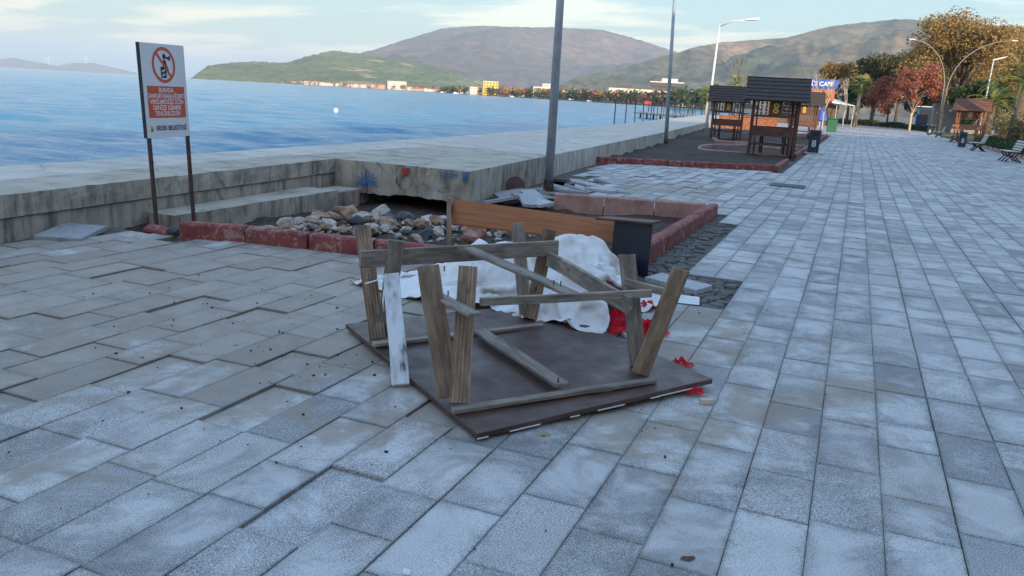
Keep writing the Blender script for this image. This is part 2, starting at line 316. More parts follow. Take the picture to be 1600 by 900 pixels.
def fabric_mat():
    m, nt, p = new_mat('dirty_white_tarp'); l = nt.links.new; v = wpos(nt)
    r = ramp(nt, [(0.40, (0.68, 0.67, 0.67)), (0.56, (0.60, 0.58, 0.55)), (0.70, (0.42, 0.36, 0.29))]); l(noise(nt, v, 3.4, 7, 0.62, 0.5), r.inputs[0])
    l(r.outputs[0], p.inputs['Base Color']); p.inputs['Roughness'].default_value = 0.75; bump(nt, p, noise(nt, v, 16, 6, 0.6, 1.2), 0.35, 0.02); return m
M['tarp'] = fabric_mat()
def tulle_mat():
    m = bpy.data.materials.new('red_tulle'); m.use_nodes = True; nt = m.node_tree; nt.nodes.clear()
    d = N(nt, 'ShaderNodeBsdfDiffuse', i_Color=(0.75, 0.02, 0.05, 1)); tl = N(nt, 'ShaderNodeBsdfTranslucent', i_Color=(0.75, 0.03, 0.06, 1)); t = N(nt, 'ShaderNodeBsdfTransparent')
    a = N(nt, 'ShaderNodeMixShader', i_Fac=0.4); b = N(nt, 'ShaderNodeMixShader', i_Fac=0.5); nt.links.new(d.outputs[0], a.inputs[1]); nt.links.new(tl.outputs[0], a.inputs[2])
    nt.links.new(a.outputs[0], b.inputs[1]); nt.links.new(t.outputs[0], b.inputs[2]); o = N(nt, 'ShaderNodeOutputMaterial'); nt.links.new(b.outputs[0], o.inputs[0]); return m
M['tulle'] = tulle_mat()
def leaf_mat(name, stops, trans=0.38):
    m = bpy.data.materials.new(name); m.use_nodes = True; nt = m.node_tree; nt.nodes.clear()
    at = N(nt, 'ShaderNodeAttribute', attribute_name='tone'); r = ramp(nt, stops); nt.links.new(at.outputs['Fac'], r.inputs[0])
    d = N(nt, 'ShaderNodeBsdfPrincipled', i_Roughness=0.7); nt.links.new(r.outputs[0], d.inputs['Base Color']); tl = N(nt, 'ShaderNodeBsdfTranslucent'); nt.links.new(r.outputs[0], tl.inputs[0])
    a = N(nt, 'ShaderNodeMixShader', i_Fac=trans); nt.links.new(d.outputs[0], a.inputs[1]); nt.links.new(tl.outputs[0], a.inputs[2]); o = N(nt, 'ShaderNodeOutputMaterial'); nt.links.new(a.outputs[0], o.inputs[0]); return m
M['leaf_gold'] = leaf_mat('autumn_gold_leaf', [(0, (0.10, 0.085, 0.03)), (0.4, (0.28, 0.18, 0.06)), (0.8, (0.44, 0.28, 0.085)), (1, (0.52, 0.38, 0.15))])
M['leaf_olive'] = leaf_mat('olive_leaf', [(0, (0.030, 0.040, 0.014)), (0.5, (0.085, 0.085, 0.030)), (1, (0.20, 0.15, 0.05))])
M['leaf_red'] = leaf_mat('russet_leaf', [(0, (0.15, 0.05, 0.035)), (0.5, (0.36, 0.12, 0.08)), (1, (0.48, 0.22, 0.12))])
M['leaf_green'] = leaf_mat('dark_green_leaf', [(0, (0.012, 0.028, 0.010)), (0.5, (0.035, 0.065, 0.020)), (1, (0.085, 0.12, 0.035))])
M['leaf_dry'] = leaf_mat('dry_grass_leaf', [(0, (0.07, 0.08, 0.03)), (0.5, (0.21, 0.165, 0.065)), (1, (0.38, 0.28, 0.12))])
M['palm'] = leaf_mat('palm_frond', [(0, (0.08, 0.10, 0.025)), (0.5, (0.19, 0.23, 0.05)), (1, (0.40, 0.36, 0.13))])
M['bark'] = simple('bark', (0.10, 0.08, 0.062), 0.9, 0.4, 8)
M['bark_pale'] = simple('pale_bark', (0.42, 0.36, 0.29), 0.85, 0.3, 6)
# ================================================================== SETTING
# ---- lines of the sea wall
IN_A = [(-5.9, -12.0), (-7.33, 5.07), (-7.85, 11.2)]                       # inner edge, near stretch
IN_B = [(-5.34, 11.1), (-7.25, 32.4), (-9.78, 57.3), (-15.6, 112.0)]       # inner edge, far stretch
SEA_E = [(-8.3, -12.0), (-9.57, 6.65), (-9.83, 14.35), (-10.0, 19.4), (-11.5, 40.2), (-13.2, 57.0), (-18.9, 112.0)]
DECK = 0.43
def lerp_line(line, y):
    for (x0, y0), (x1, y1) in zip(line, line[1:]):
        if y <= y1 or (x1, y1) == line[-1]: return x0 + (x1 - x0) * (y - y0) / (y1 - y0)
# ---- sea: one sheet to the horizon, real swell near the camera
def sea():
    rs = np.concatenate([np.linspace(7, 60, 190), np.geomspace(60.6, 260, 150), np.geomspace(270, 60000, 40)])
    az = np.radians(np.concatenate([np.linspace(-75, 6, 330), np.linspace(12, 275, 36)]))
    A, R = np.meshgrid(az, rs); X = R * np.sin(A); Y = R * np.cos(A); Z = np.zeros_like(X)
    rng = np.random.RandomState(3)
    for lam, amp, n in ((7.0, 0.045, 5), (3.2, 0.032, 7), (1.4, 0.018, 8), (0.7, 0.009, 8)):
        for _ in range(n):
            th = math.radians(105) + rng.normal(0, 0.5); l = lam * rng.uniform(0.7, 1.4); k = 2 * PI / l; ph = rng.uniform(0, 6.28)
            wob = 0.8 * np.sin(X * 0.13 + Y * 0.09 + rng.uniform(0, 6)) + 0.6 * np.sin(X * -0.07 + Y * 0.17 + rng.uniform(0, 6))
            fade = np.clip(1.2 - R / (lam * 42), 0, 1)
            Z += fade * amp / math.sqrt(n) * 1.6 * np.sin(k * (X * math.cos(th) + Y * math.sin(th)) + ph + wob)
    Z = Z - 0.55
    n, m = X.shape; V = np.stack([X, Y, Z], -1).reshape(-1, 3)
    idx = np.arange(n * m).reshape(n, m)
    nxt = np.roll(idx, -1, axis=1)
    F = np.stack([idx[:-1], nxt[:-1], nxt[1:], idx[1:]], -1).reshape(-1, 4)[:, ::-1]
    me = bpy.data.meshes.new('sea'); me.from_pydata(V.tolist(), [], F.tolist() + [tuple(int(i) for i in idx[0])]); me.polygons.foreach_set('use_smooth', [True] * len(me.polygons)); me.update()
    mt, nt, p = new_mat('sea_water'); l = nt.links.new
    p.inputs['Base Color'].default_value = (0.034, 0.195, 0.335, 1); p.inputs['Specular IOR Level'].default_value = 0.26; p.inputs['Roughness'].default_value = 0.14; p.inputs['IOR'].default_value = 1.33
    h1 = noise(nt, wpos(nt, (0.5, 1.1, 1)), 1.9, 7, 0.66, 0.6); h2 = noise(nt, wpos(nt, (0.35, 1.0, 1)), 0.16, 5, 0.6, 0.5)
    h = math_(nt, 'ADD', math_(nt, 'MULTIPLY', h1, 0.16), math_(nt, 'MULTIPLY', h2, 0.9)); bump(nt, p, h, 1.0, 1.0)
    o = link('sea', me, mt); tag(o, kind='structure', label='blue sea with small ripples'); return o
sea()
# ---- land: one sheet, with a hole for the broken planting bed
PIT = [(-7.9, 6.55), (-6.26, 6.2), (-4.85, 6.55), (-3.67, 6.75), (-1.95, 6.95), (-1.95, 12.15), (-4.1, 11.75), (-4.15, 15.6), (-5.9, 15.6), (-5.3, 11.2), (-7.9, 12.2)]
def land():
    coast = [(-10, 520), (-11.5, 600), (-14, 650), (-18, 760), (-22, 900), (-25.5, 1080), (-30, 1600), (-34, 2000), (-40, 2500), (-44.5, 2900)]
    shore = [(-6.2, -12), (-7.6, 5.07), (-8.2, 11.2), (-8.4, 32), (-10.5, 57), (-16.2, 112), (-17, 135), (-24, 150), (-26, 190), (-30, 260), (-70, 420)]
    shore += [(d * math.sin(math.radians(a)), d * math.cos(math.radians(a))) for a, d in coast]
    outer = [(-6.2, -400)] + shore + [(-2600, 4200), (-7000, 14000), (15000, 14000), (15000, -400)]
    bm = bmesh.new()
    def loop(pts):
        vs = [bm.verts.new((x, y, -0.07)) for x, y in pts]; return [bm.edges.new((vs[i], vs[(i + 1) % len(vs)])) for i in range(len(vs))]
    e = loop(outer) + loop(PIT)
    bmesh.ops.triangle_fill(bm, use_beauty=True, use_dissolve=False, edges=e, normal=(0, 0, 1))
    me = bpy.data.meshes.new('ground'); bm.to_mesh(me); bm.free()
    tag(link('ground', me, M['ground']), kind='structure', label='bare earth under and beyond the promenade')
land()
def inside(p, poly):
    x, y = p; c = False; j = len(poly) - 1
    for i in range(len(poly)):
        if (poly[i][1] > y) != (poly[j][1] > y) and x < (poly[j][0] - poly[i][0]) * (y - poly[i][1]) / (poly[j][1] - poly[i][1]) + poly[i][0]: c = not c
        j = i
    return c
# soil in the broken bed: uneven, sinking under the undermined deck
def soil_z(x, y):
    n = mnoise.fractal(Vector((x * 1.6, y * 1.6, 3.1)), 1.0, 2.0, 4) * 0.05 + mnoise.fractal(Vector((x * 6, y * 6, 0)), 1.0, 2.0, 3) * 0.02
    z = -0.10 + n
    if x < -4.6: z -= 0.16 * min(1, max(0, (y - 8.5) / 1.8)) * min(1, (-4.6 - x) / 0.6)
    if x < -5.9: z -= 0.10 * min(1, (-5.9 - x) / 0.5) * min(1, max(0, (y - 6.9) / 0.8)) * (1 - min(1, max(0, (y - 8.5) / 1.8)))
    if x > -4.4 and y > 8.5: z = max(z, -0.12 + n)
    return z
def grid_mesh(name, x0, x1, y0, y1, step, zf, mat, cond=None, parent=None):
    nx = int((x1 - x0) / step) + 1; ny = int((y1 - y0) / step) + 1
    V = []; F = []
    for j in range(ny):
        for i in range(nx):
            x = x0 + i * step; y = y0 + j * step; V.append((x, y, zf(x, y)))
    for j in range(ny - 1):
        for i in range(nx - 1):
            if cond is None or cond(x0 + (i + 0.5) * step, y0 + (j + 0.5) * step): F.append((j * nx + i, j * nx + i + 1, (j + 1) * nx + i + 1, (j + 1) * nx + i))
    me = bpy.data.meshes.new(name); me.from_pydata(V, [], F); me.polygons.foreach_set('use_smooth', [True] * len(F)); me.update()
    return link(name, me, mat, parent)
tag(grid_mesh('soil_bed', -8.6, -1.8, 6.1, 16.0, 0.07, soil_z, M['soil']), kind='structure', label='dark wet soil in the broken planting bed')
def soil2(x, y): return 0.03 + mnoise.fractal(Vector((x * 0.9, y * 0.9, 7.7)), 1.0, 2.0, 6) * 0.12
FARBED = [(-6.35, 20.45), (-1.95, 22.7), (-1.95, 62), (-10.3, 62), (-7.3, 32.4)]
tag(grid_mesh('soil_strip', -10.4, -1.9, 20.4, 62, 0.22, soil2, M['soil'], lambda x, y: inside((x, y), FARBED)), kind='structure', label='dark soil of the long planting strip under the wooden shelters')
# ---- sea wall
wall = empty('sea_wall', (-7.3, 5, 0)); tag(wall, 'long stained concrete sea wall with flat walkway on top', 'wall')
def off(line, dx): return [(x + dx, y) for x, y in line]
def wpart(name, mb, mat, **k):
    o = mb.build(name, mat, None, **k); o.parent = wall; o.matrix_parent_inverse = Matrix.Translation(wall.location).inverted(); return o
def strip(poly_a, poly_b): return list(poly_a) + list(reversed(poly_b))
def sub_line(line, ys): return [(lerp_line(line, y), y) for y in ys]
def rough_block(name, inner, outer, z0, z1, mat, jag=0.006):
    # prism with finely divided inner edge so that the arris is uneven
    mb = MB(); n = len(inner)
    zs = [z0 + (z1 - z0) * k / 4 for k in range(5)]
    V = []; F = []
    def wob(x, y, z): return mnoise.fractal(Vector((x * 5, y * 5, z * 8)), 1.0, 2.0, 4) * jag * 2
    for k, z in enumerate(zs):
        for x, y in inner:
            chip = -0.022 * max(0, mnoise.noise(Vector((x * 3.1, y * 3.1, 5))) - 0.15) / 0.5 if k == 4 else 0
            V.append((x + wob(x, y, z) + chip, y + wob(y, x, z) * 0.3, z + (wob(x, y, 9) * 0.6 + chip * 0.5 if k == 4 else 0)))
    b = len(V)
    for x, y in outer: V.append((x, y, z1))
    c = len(V)
    for x, y in outer: V.append((x, y, z0))
    for k in range(4):
        for i in range(n - 1): F.append((k * n + i, k * n + i + 1, (k + 1) * n + i + 1, (k + 1) * n + i))
    for i in range(n - 1):
        F.append((4 * n + i, 4 * n + i + 1, b + i + 1, b + i)); F.append((b + i, b + i + 1, c + i + 1, c + i)); F.append((c + i, c + i + 1, i + 1, i))
    F.append(tuple([k * n for k in range(5)] + [b, c])); F.append(tuple(reversed([k * n + n - 1 for k in range(5)] + [b + n - 1, c + n - 1])))
    me = bpy.data.meshes.new(name); me.from_pydata(V, [], F); me.validate(); me.update()
    bm = bmesh.new(); bm.from_mesh(me); bmesh.ops.recalc_face_normals(bm, faces=bm.faces[:]); bm.to_mesh(me); bm.free()
    o = link(name, me, mat); o.parent = wall; o.matrix_parent_inverse = Matrix.Translation(wall.location).inverted(); return o
def ys(a, b, step): n = max(2, int((b - a) / step)); return [a + (b - a) * i / n for i in range(n + 1)]
# near stretch: lower course set back, upper course proud of it, walkway slabs on the sea side
for a, b in ((-12, -4), (-3.985, 3.4), (3.415, 11.2)):
    Y = ys(a, b, 0.12)
    rough_block('lower_course', sub_line(off(IN_A, -0.035), Y), sub_line(off(IN_A, -0.9), Y), -0.6, 0.195, M['concrete'])
    rough_block('upper_course', sub_line(IN_A, Y), sub_line(off(IN_A, -0.9), Y), 0.207, DECK, M['concrete'])
for a, b in ((-12, -2), (-1.985, 5.6), (5.615, 11.2)):
    Y = ys(a, b, 0.5)
    rough_block('walkway_slab', sub_line(off(IN_A, -0.908), Y), sub_line(SEA_E, Y), -1.6, DECK - 0.006, M['deck'], 0.002)
# far stretch: jutting block above a hollow, then the long slabs
def far_block(name, a, b, mat, z0=-1.6, step=0.3):
    Y = ys(a, b, step); return rough_block(name, sub_line(IN_B, Y), sub_line(SEA_E, Y), z0, DECK, mat, 0.005)
for i, (a, b) in enumerate(((16.0, 23.5), (23.52, 31), (31.02, 40), (40.02, 50), (50.02, 62), (62.02, 80), (80.02, 112))): far_block('walkway_slab', a, b, M['deck'])
# the jutting end: its front face runs across the view, its underside is washed out
def jut():
    V = []; F = []
    x0, x1 = -8.55, -5.34; n = 46
    fr = [(x0 + (x1 - x0) * i / n) for i in range(n + 1)]
    def botz(x):
        t = (x + 7.35) / 2.0
        z = -0.10 + 0.05 * mnoise.noise(Vector((x * 2.1, 0, 1))) + 0.03 * mnoise.noise(Vector((x * 7, 0, 4)))
        if x > -7.3: z += 0.05 * math.sin(max(0, min(1, t)) * PI)
        return z
    rows = 5
    for k in range(rows):
        for x in fr:
            zb = botz(x); z = zb + (DECK - zb) * k / (rows - 1); wob = mnoise.fractal(Vector((x * 4, 3, z * 6)), 1, 2, 4) * 0.012
            y = 11.2 - 0.035 * (x - x0) + wob
            V.append((x, y, z))
    m = n + 1
    for k in range(rows - 1):
        for i in range(n): F.append((k * m + i, k * m + i + 1, (k + 1) * m + i + 1, (k + 1) * m + i))
    b = len(V)
    for x in fr: t = (x - x0) / (x1 - x0); V.append((-8.55 + t * (lerp_line(IN_B, 15.98) + 8.55), 15.98, DECK))
    c = len(V)
    for x in fr: t = (x - x0) / (x1 - x0); V.append((-8.55 + t * (lerp_line(IN_B, 15.98) + 8.55), 15.98, botz(x)))
    for i in range(n):
        F.append(((rows - 1) * m + i, (rows - 1) * m + i + 1, b + i + 1, b + i)); F.append((c + i, c + i + 1, i + 1, i)); F.append((b + i, b + i + 1, c + i + 1, c + i))
    F.append(tuple([k * m + n for k in range(rows)][::-1] + [c + n, b + n])); F.append(tuple([k * m for k in range(rows)] + [b, c]))
    me = bpy.data.meshes.new('jutting_slab'); me.from_pydata(V, [], F); me.validate()
    bm = bmesh.new(); bm.from_mesh(me); bmesh.ops.recalc_face_normals(bm, faces=bm.faces[:]); bm.to_mesh(me); bm.free(); me.update()
    o = link('jutting_slab', me, M['concrete']); o.parent = wall; o.matrix_parent_inverse = Matrix.Translation(wall.location).inverted()
    # sea-side remainder of the walkway behind the jutting slab, and foundation that closes the hollow at the back
    Y = ys(11.215, 15.985, 0.4)
    rough_block('walkway_slab', [(-8.565, y) for y in Y], sub_line(SEA_E, Y), -1.6, DECK - 0.004, M['deck'], 0.002)
    mb = MB(); mb.b2(-8.5, -5.75, 12.5, 15.9, -1.6, -0.06); wpart('foundation', mb, M['concrete'])
    mb = MB(); mb.b2(-8.4, -7.36, 11.24, 12.4, -1.2, -0.08); wpart('foundation', mb, M['concrete'])
jut()
# low step at the foot of the wall
Y = ys(6.95, 10.3, 0.12)
rough_block('ledge', [(-7.08 - 0.03 * (y - 7), y) for y in Y], [(lerp_line(IN_A, y) - 0.01, y) for y in Y], -0.6, 0.045, M['concrete'], 0.009)
mb = MB(); mb.b2(-7.75, -7.30, 10.34, 11.08, -0.6, 0.0); wpart('ledge', mb, M['concrete'], bevel=0.02)
# graffiti on the jutting face (thin paint films standing 3 mm proud)
def on_face(px, py):
    r = ray(px, py); o = Vector((0, 0, H)); nrm = Vector((0.035, 1, 0)).normalized(); P0 = Vector((-5.34, 11.065, 0)); t = (P0 - o).dot(nrm) / r.dot(nrm); return o + r * t
def paint(name, pts, mat, wpx=2.2):
    # a spray stroke: flat ribbon of quads along pts
    mb = MB(); P = [on_face(*p) for p in pts]; w_ = wpx * 12 / 1250 / 2
    for i in range(len(P) - 1):
        d = (P[i + 1] - P[i]).normalized(); s = d.cross(Vector((0, 1, 0))) * w_
        q = [P[i] - s - d * w_ * 0.3, P[i] + s - d * w_ * 0.3, P[i + 1] + s + d * w_ * 0.3, P[i + 1] - s + d * w_ * 0.3]
        mb.add([v + Vector((0, -0.019 - 0.0007 * i, 0)) for v in q], [(0, 1, 2, 3)])
    o = mb.build(name, mat); o.parent = wall; o.matrix_parent_inverse = Matrix.Translation(wall.location).inverted()
for a in range(-4, 6):
    th = math.radians(-90 + a * 20 - 8); ln = 20 - abs(a) * 1.0
    paint('graffiti', [(574 + math.cos(th) * 3, 288 + math.sin(th) * 3), (574 + math.cos(th) * ln * 0.6 + a * 0.4, 288 + math.sin(th) * ln * 0.7), (574 + math.cos(th) * ln * 1.05 + a * 0.3, 290 + math.sin(th) * ln * 1.25)], M['paint_blue'], 1.8)
paint('graffiti', [(574, 262), (574, 300), (573, 309)], M['paint_dark'], 1.6)
for k in range(5): paint('graffiti', [(630.5 - 1 + k * 0.1, 264 + k * 2.2), (640 - k * 0.7, 263.5 + k * 2.2)], M['paint_red'], 2.6)
paint('graffiti', [(633, 274), (628, 279)], M['paint_dark'], 1.6); paint('graffiti', [(621, 276), (621, 287)], M['paint_dark'], 2.0)
paint('graffiti', [(688, 269), (700, 272), (708, 271)], M['paint_blue'], 1.6); paint('graffiti', [(688, 274), (712, 277)], M['paint_blue'], 1.4); paint('graffiti', [(708, 273), (715, 274)], M['paint_blue'], 3.0)
for k in range(3): paint('graffiti', [(724 + k * 2.2, 270), (725 + k * 2, 284 - k * 3)], M['paint_blue'], 2.4)
paint('graffiti', [(666, 273), (670, 271)], M['paint_white'], 1.6); paint('graffiti', [(683, 295), (680, 310)], M['paint_white'], 1.0)
# ---- promenade paving
pav = None
mb = MB()
PAV_EX = [(-6.55, 6.18), (-6.24, 6.2), (-5.58, 6.42), (-4.86, 6.5), (-3.45, 6.7), (-1.80, 6.9), (-1.72, 12.28), (-4.17, 11.70), (-4.3, 14.2), (-5.2, 16.3), (-9, 16.3), (-9, 6.6)]
BED_EX = [(-9, 19.2), (-6.35, 20.4), (-1.76, 22.64), (-1.76, 62), (-14, 62)]
def ok_slab(x, y):
    if inside((x, y), PAV_EX) or inside((x, y), BED_EX): return False
    if y < 11.2 and x < lerp_line(IN_A, y) + (0.05 if y < 5.6 else 0.30): return False
    if 11.2 <= y and x < lerp_line(IN_B, y) + 0.2: return False
    if y > 62 and x < -11 - (y - 62) * 0.1: return False
    return True
def cobble_zone(x, y):
    if not (-1.78 < x < -0.80 and 6.35 < y < 11.4): return False
    lim = -0.80 if y < 7.7 else (-1.30 if y < 8.6 else -1.45)
    return x < lim
NEAR_K = [(-6.24, 6.2), (-5.58, 6.42), (-4.86, 6.5), (-3.45, 6.7), (-1.96, 6.88)]; FAR_K = [(-4.17, 11.72), (-1.93, 12.27)]; BED_K = [(-6.35, 20.4), (-1.95, 22.55)]
def kline(line, x):
    for (x0, y0), (x1, y1) in zip(line, line[1:]):
        if x <= x1 or (x1, y1) == line[-1]: return y0 + (y1 - y0) * (x - x0) / (x1 - x0)
slabs = []
PITCH = 0.277; X0 = 0.044
rng = random.Random(21)
for i in range(-36, 27):
    xa = X0 + PITCH * i + rng.uniform(-0.004, 0.004); xb = X0 + PITCH * (i + 1)
    if xa > 7.0: continue
    y = -3.5 + rng.uniform(0, 0.5)
    while y < 112:
        ln = rng.choice((0.52, 0.55, 0.56, 0.56, 0.58, 0.42, 0.34, 0.62)) * (1.0 if y < 30 else 1.1); ya, yb = y, y + ln; y = yb
        for line, sgn in ((NEAR_K, 1), (FAR_K, -1), (BED_K, 1)):      # slabs are cut to the kerb line
            if line[0][0] - 0.05 < xa and xb < line[-1][0] + 0.3:
                ka, kb = kline(line, xa), kline(line, xb); kk = min(ka, kb) if sgn > 0 else max(ka, kb)
                if ya < kk < yb:
                    if sgn > 0: yb = kk
                    else: ya = kk
        if yb - ya < 0.06: continue
        xc, yc = (xa + xb) / 2, (ya + yb) / 2
        if not all(ok_slab(x_, y_) for x_ in (xa + 0.03, xb - 0.03) for y_ in (ya + 0.03, yb - 0.03)): continue
        if cobble_zone(xc, yc): continue
        slabs.append((xa, xb, ya, yb, rng.random()))
def slab_verts(xa, xb, ya, yb, r):
    rr = random.Random(int((xa * 997 + ya * 131) * 100))
    g = rr.uniform(0.0008, 0.0024); dist = max(0, min(1, (-0.7 - xa) / 2.5))         # seaward rows are more disturbed
    dz = rr.gauss(0, 0.0012 + 0.0016 * dist); tx = rr.gauss(0, 0.002 + 0.003 * dist); ty = rr.gauss(0, 0.0015 + 0.0025 * dist); an = rr.gauss(0, 0.0015 + 0.004 * dist)
    if dist > 0.3 and rr.random() < 0.10: dz -= 0.010
    xc, yc = (xa + xb) / 2, (ya + yb) / 2; hx, hy = (xb - xa) / 2 - g, (yb - ya) / 2 - g * 0.9; bv = 0.0022
    V = []
    for (sx, sy), zz, ins in [(c, -0.05, 0) for c in ((-1, -1), (1, -1), (1, 1), (-1, 1))] + [(c, -bv, 0) for c in ((-1, -1), (1, -1), (1, 1), (-1, 1))] + [(c, 0, bv) for c in ((-1, -1), (1, -1), (1, 1), (-1, 1))]:
        lx, ly = sx * (hx - ins), sy * (hy - ins)
        V.append((xc + lx - ly * an, yc + ly + lx * an, zz + dz + lx * tx + ly * ty - 0.006 * (1 if zz > -0.04 else 0) * 0))
    return V
SF = [(0, 1, 5, 4), (1, 2, 6, 5), (2, 3, 7, 6), (3, 0, 4, 7), (4, 5, 9, 8), (5, 6, 10, 9), (6, 7, 11, 10), (7, 4, 8, 11), (8, 9, 10, 11)]
SUV = [(-1, -1), (1, -1), (1, 1), (-1, 1)]
def slab_mesh(name, items):
    V = []; F = []; T = []
    for it in items:
        b = len(V); V += slab_verts(*it); F += [tuple(b + i for i in f) for f in SF]; T += [it[4]] * len(SF)
    me = bpy.data.meshes.new(name); me.from_pydata(V, [], F)
    me.attributes.new('tone', 'FLOAT', 'FACE').data.foreach_set('value', np.array(T, dtype=np.float32))
    uv = me.uv_layers.new(name='slab'); li = np.array([v for f in F for v in f]) % 4
    uv.data.foreach_set('uv', np.array(SUV, dtype=np.float32)[li].ravel()); me.update(); me.materials.append(M['paving']); return me
def proj_area(it):
    q = []
    for x, y in ((it[0], it[2]), (it[1], it[2]), (it[1], it[3]), (it[0], it[3])):
        d = Vector((x, y, -H)); zc = d.dot(FWD)
        if zc < 0.3: return 0
        q.append((800 + 1250 * d.dot(RIGHT) / zc, 450 - 1250 * d.dot(UP) / zc))
    cx = sum(p[0] for p in q) / 4; cy = sum(p[1] for p in q) / 4
    if not (-60 < cx < 1660 and cy < 960): return 0
    return abs(sum(q[k][0] * q[(k + 1) % 4][1] - q[(k + 1) % 4][0] * q[k][1] for k in range(4)) / 2)
slabs.sort(key=proj_area, reverse=True)
# bedding sand below the slabs carries them
bed = MB(); bed.b2(-7.9, 7.2, -4, 6.2, -0.066, -0.036); bed.b2(-1.9, 7.2, 6.2, 112, -0.066, -0.036); bed.b2(-6.1, -1.9, 15.7, 20.3, -0.066, -0.036); bed.b2(-4.1, -1.9, 12.3, 15.7, -0.066, -0.036); bed.b2(-6.5, -1.9, 6.2, 6.3, -0.066, -0.036)
pav = bed.build('paving', M['sand']); tag(pav, 'grey granite slab paving of the seaside promenade', kind='structure')
for it in slabs[:300]: link('paving_slab', slab_mesh('paving_slab', [it]), None, pav)
tag(link('paving_slabs_beyond', slab_mesh('paving_slabs_beyond', slabs[300:]), None, pav), kind='stuff')
# sett cobbles where slabs were washed away
M['cobble'] = simple('grey_sett', (0.105, 0.10, 0.092), 0.85, 0.4, 12, world=True, bmp=0.4)
cbl = []
yy = 6.38
while yy < 11.4:
    dy = rng.uniform(0.085, 0.11); xx = -1.80 + rng.uniform(0, 0.05)
    while xx < -0.82:
        dx = rng.uniform(0.10, 0.17)
        if cobble_zone(xx + dx / 2, yy + dy / 2) and xx + dx < (-0.79 if yy < 7.7 else -1.28): cbl.append((xx, yy, dx, dy))
        xx += dx
    yy += dy
rest = MB()
for k, (x, y, dx, dy) in enumerate(cbl):
    z = rng.gauss(-0.012, 0.006); m = MB() if k < 300 else rest; g = 0.006
    q = [(x + g + rng.uniform(0, 0.012), y + g), (x + dx - g, y + g + rng.uniform(0, 0.01)), (x + dx - g - rng.uniform(0, 0.012), y + dy - g), (x + g, y + dy - g - rng.uniform(0, 0.01))]
    cx, cy = x + dx / 2, y + dy / 2
    V = [(a, b, -0.05) for a, b in q] + [(a, b, z - 0.012) for a, b in q] + [(cx + (a - cx) * 0.8, cy + (b - cy) * 0.78, z + rng.uniform(-0.003, 0.003)) for a, b in q]
    m.add(V, SF)
    if k < 300: m.build('cobble', M['cobble'], pav)
if rest.v: tag(rest.build('cobbles_beyond', M['cobble'], pav), kind='stuff')
# far forecourt beyond the slabs and the raised edge on the right
mb = MB(); mb.prism([(-16, 112.1), (7, 112.1), (40, 118), (40, 170), (-24, 150)], -0.06, 0.0); tag(mb.build('forecourt_pavement', simple('pale_forecourt', (0.36, 0.32, 0.27), 0.9, 0.2, 0.4, world=True)), kind='structure')
mb = MB(); mb.prism([(7.25, -4), (60, -4), (60, 118), (40.2, 117.9), (7.25, 112)], -0.06, 0.05); tag(mb.build('park_ground', simple('park_soil', (0.06, 0.058, 0.032), 0.95, 0.5, 0.9, world=True)), kind='structure', label='grassy park ground right of the promenade')
# ---- kerbs
def kerb_block(a, b, wd, ht, mat, parent, z0=-0.16, tilt=0.0):
    a = Vector((a[0], a[1])); b = Vector((b[0], b[1])); d = (b - a); l = d.length - 0.012; c = (a + b) / 2; ang = math.atan2(d.y, d.x)
    m = MB(); h0 = z0; t = 0.022
    pr = [(-wd / 2, h0), (wd / 2, h0), (wd / 2, ht - t), (wd / 2 - t, ht), (-wd / 2 + t, ht), (-wd / 2, ht - t)]
    n = len(pr); V = [(-l / 2, y, z) for y, z in pr] + [(l / 2, y, z) for y, z in pr]
    m.add(V, [tuple(range(n)), tuple(range(2 * n - 1, n - 1, -1))] + [(i, n + i, n + (i + 1) % n, (i + 1) % n) for i in range(n)])
    o = m.build('kerb_stone', mat, None, bevel=0.004); o.location = (c.x, c.y, 0); o.rotation_euler = (tilt, random.gauss(0, 0.004), ang + random.gauss(0, 0.006)); o.parent = parent
    return o
def kerb_run(root, pts, seg, wd, ht, mat, tiltf=0.0):
    P = [Vector((p[0], p[1])) for p in pts]
    for a, b in zip(P, P[1:]):
        n = max(1, round((b - a).length / seg))
        for i in range(n): kerb_block(a + (b - a) * i / n, a + (b - a) * (i + 1) / n, wd, ht * random.uniform(0.97, 1.03), mat, root, tilt=random.gauss(0, 0.012) + tiltf)
kp = empty('planter_kerb'); tag(kp, 'red painted kerb around broken planting bed behind overturned table', 'kerb')
for a, b in (((-6.24, 6.20), (-5.58, 6.42)), ((-5.57, 6.42), (-4.86, 6.50)), ((-4.85, 6.50), (-4.16, 6.60)), ((-4.15, 6.60), (-3.45, 6.70)), ((-3.44, 6.70), (-2.73, 6.80)), ((-2.72, 6.80), (-1.96, 6.88))):
    kerb_block(a, b, 0.13, 0.165, M['kerb'], kp)
kerb_run(kp, [(-1.87, 6.82), (-1.83, 12.30)], 0.69, 0.15, 0.18, M['kerb'])
kerb_run(kp, [(-4.17, 11.72), (-1.93, 12.27)], 0.77, 0.13, 0.17, M['kerb_pink'])
o = kerb_block((-6.78, 6.28), (-6.42, 6.22), 0.13, 0.06, M['kerb'], kp, tilt=0.5)
kf = empty('planting_strip_kerb'); tag(kf, 'red kerb framing the long soil strip below the shelters', 'kerb')
kerb_run(kf, [(-6.35, 20.4), (-1.95, 22.55)], 0.72, 0.13, 0.15, M['kerb'])
kerb_run(kf, [(-1.85, 22.5), (-1.85, 26.3)], 0.72, 0.14, 0.15, M['kerb'])
kerb_run(kf, [(-1.85, 29.6), (-1.85, 60)], 0.72, 0.14, 0.15, M['kerb'])
kr = empty('shelter_ring_kerb'); tag(kr, 'rounded pink kerb loop around the nearest wooden shelter', 'kerb')
ring = [(-4.2 + 1.2 * math.cos(a) * 0.8 - 0.2, 31.6 + 2.9 * math.sin(a)) for a in [math.radians(90 + 15 * k) for k in range(13)]]
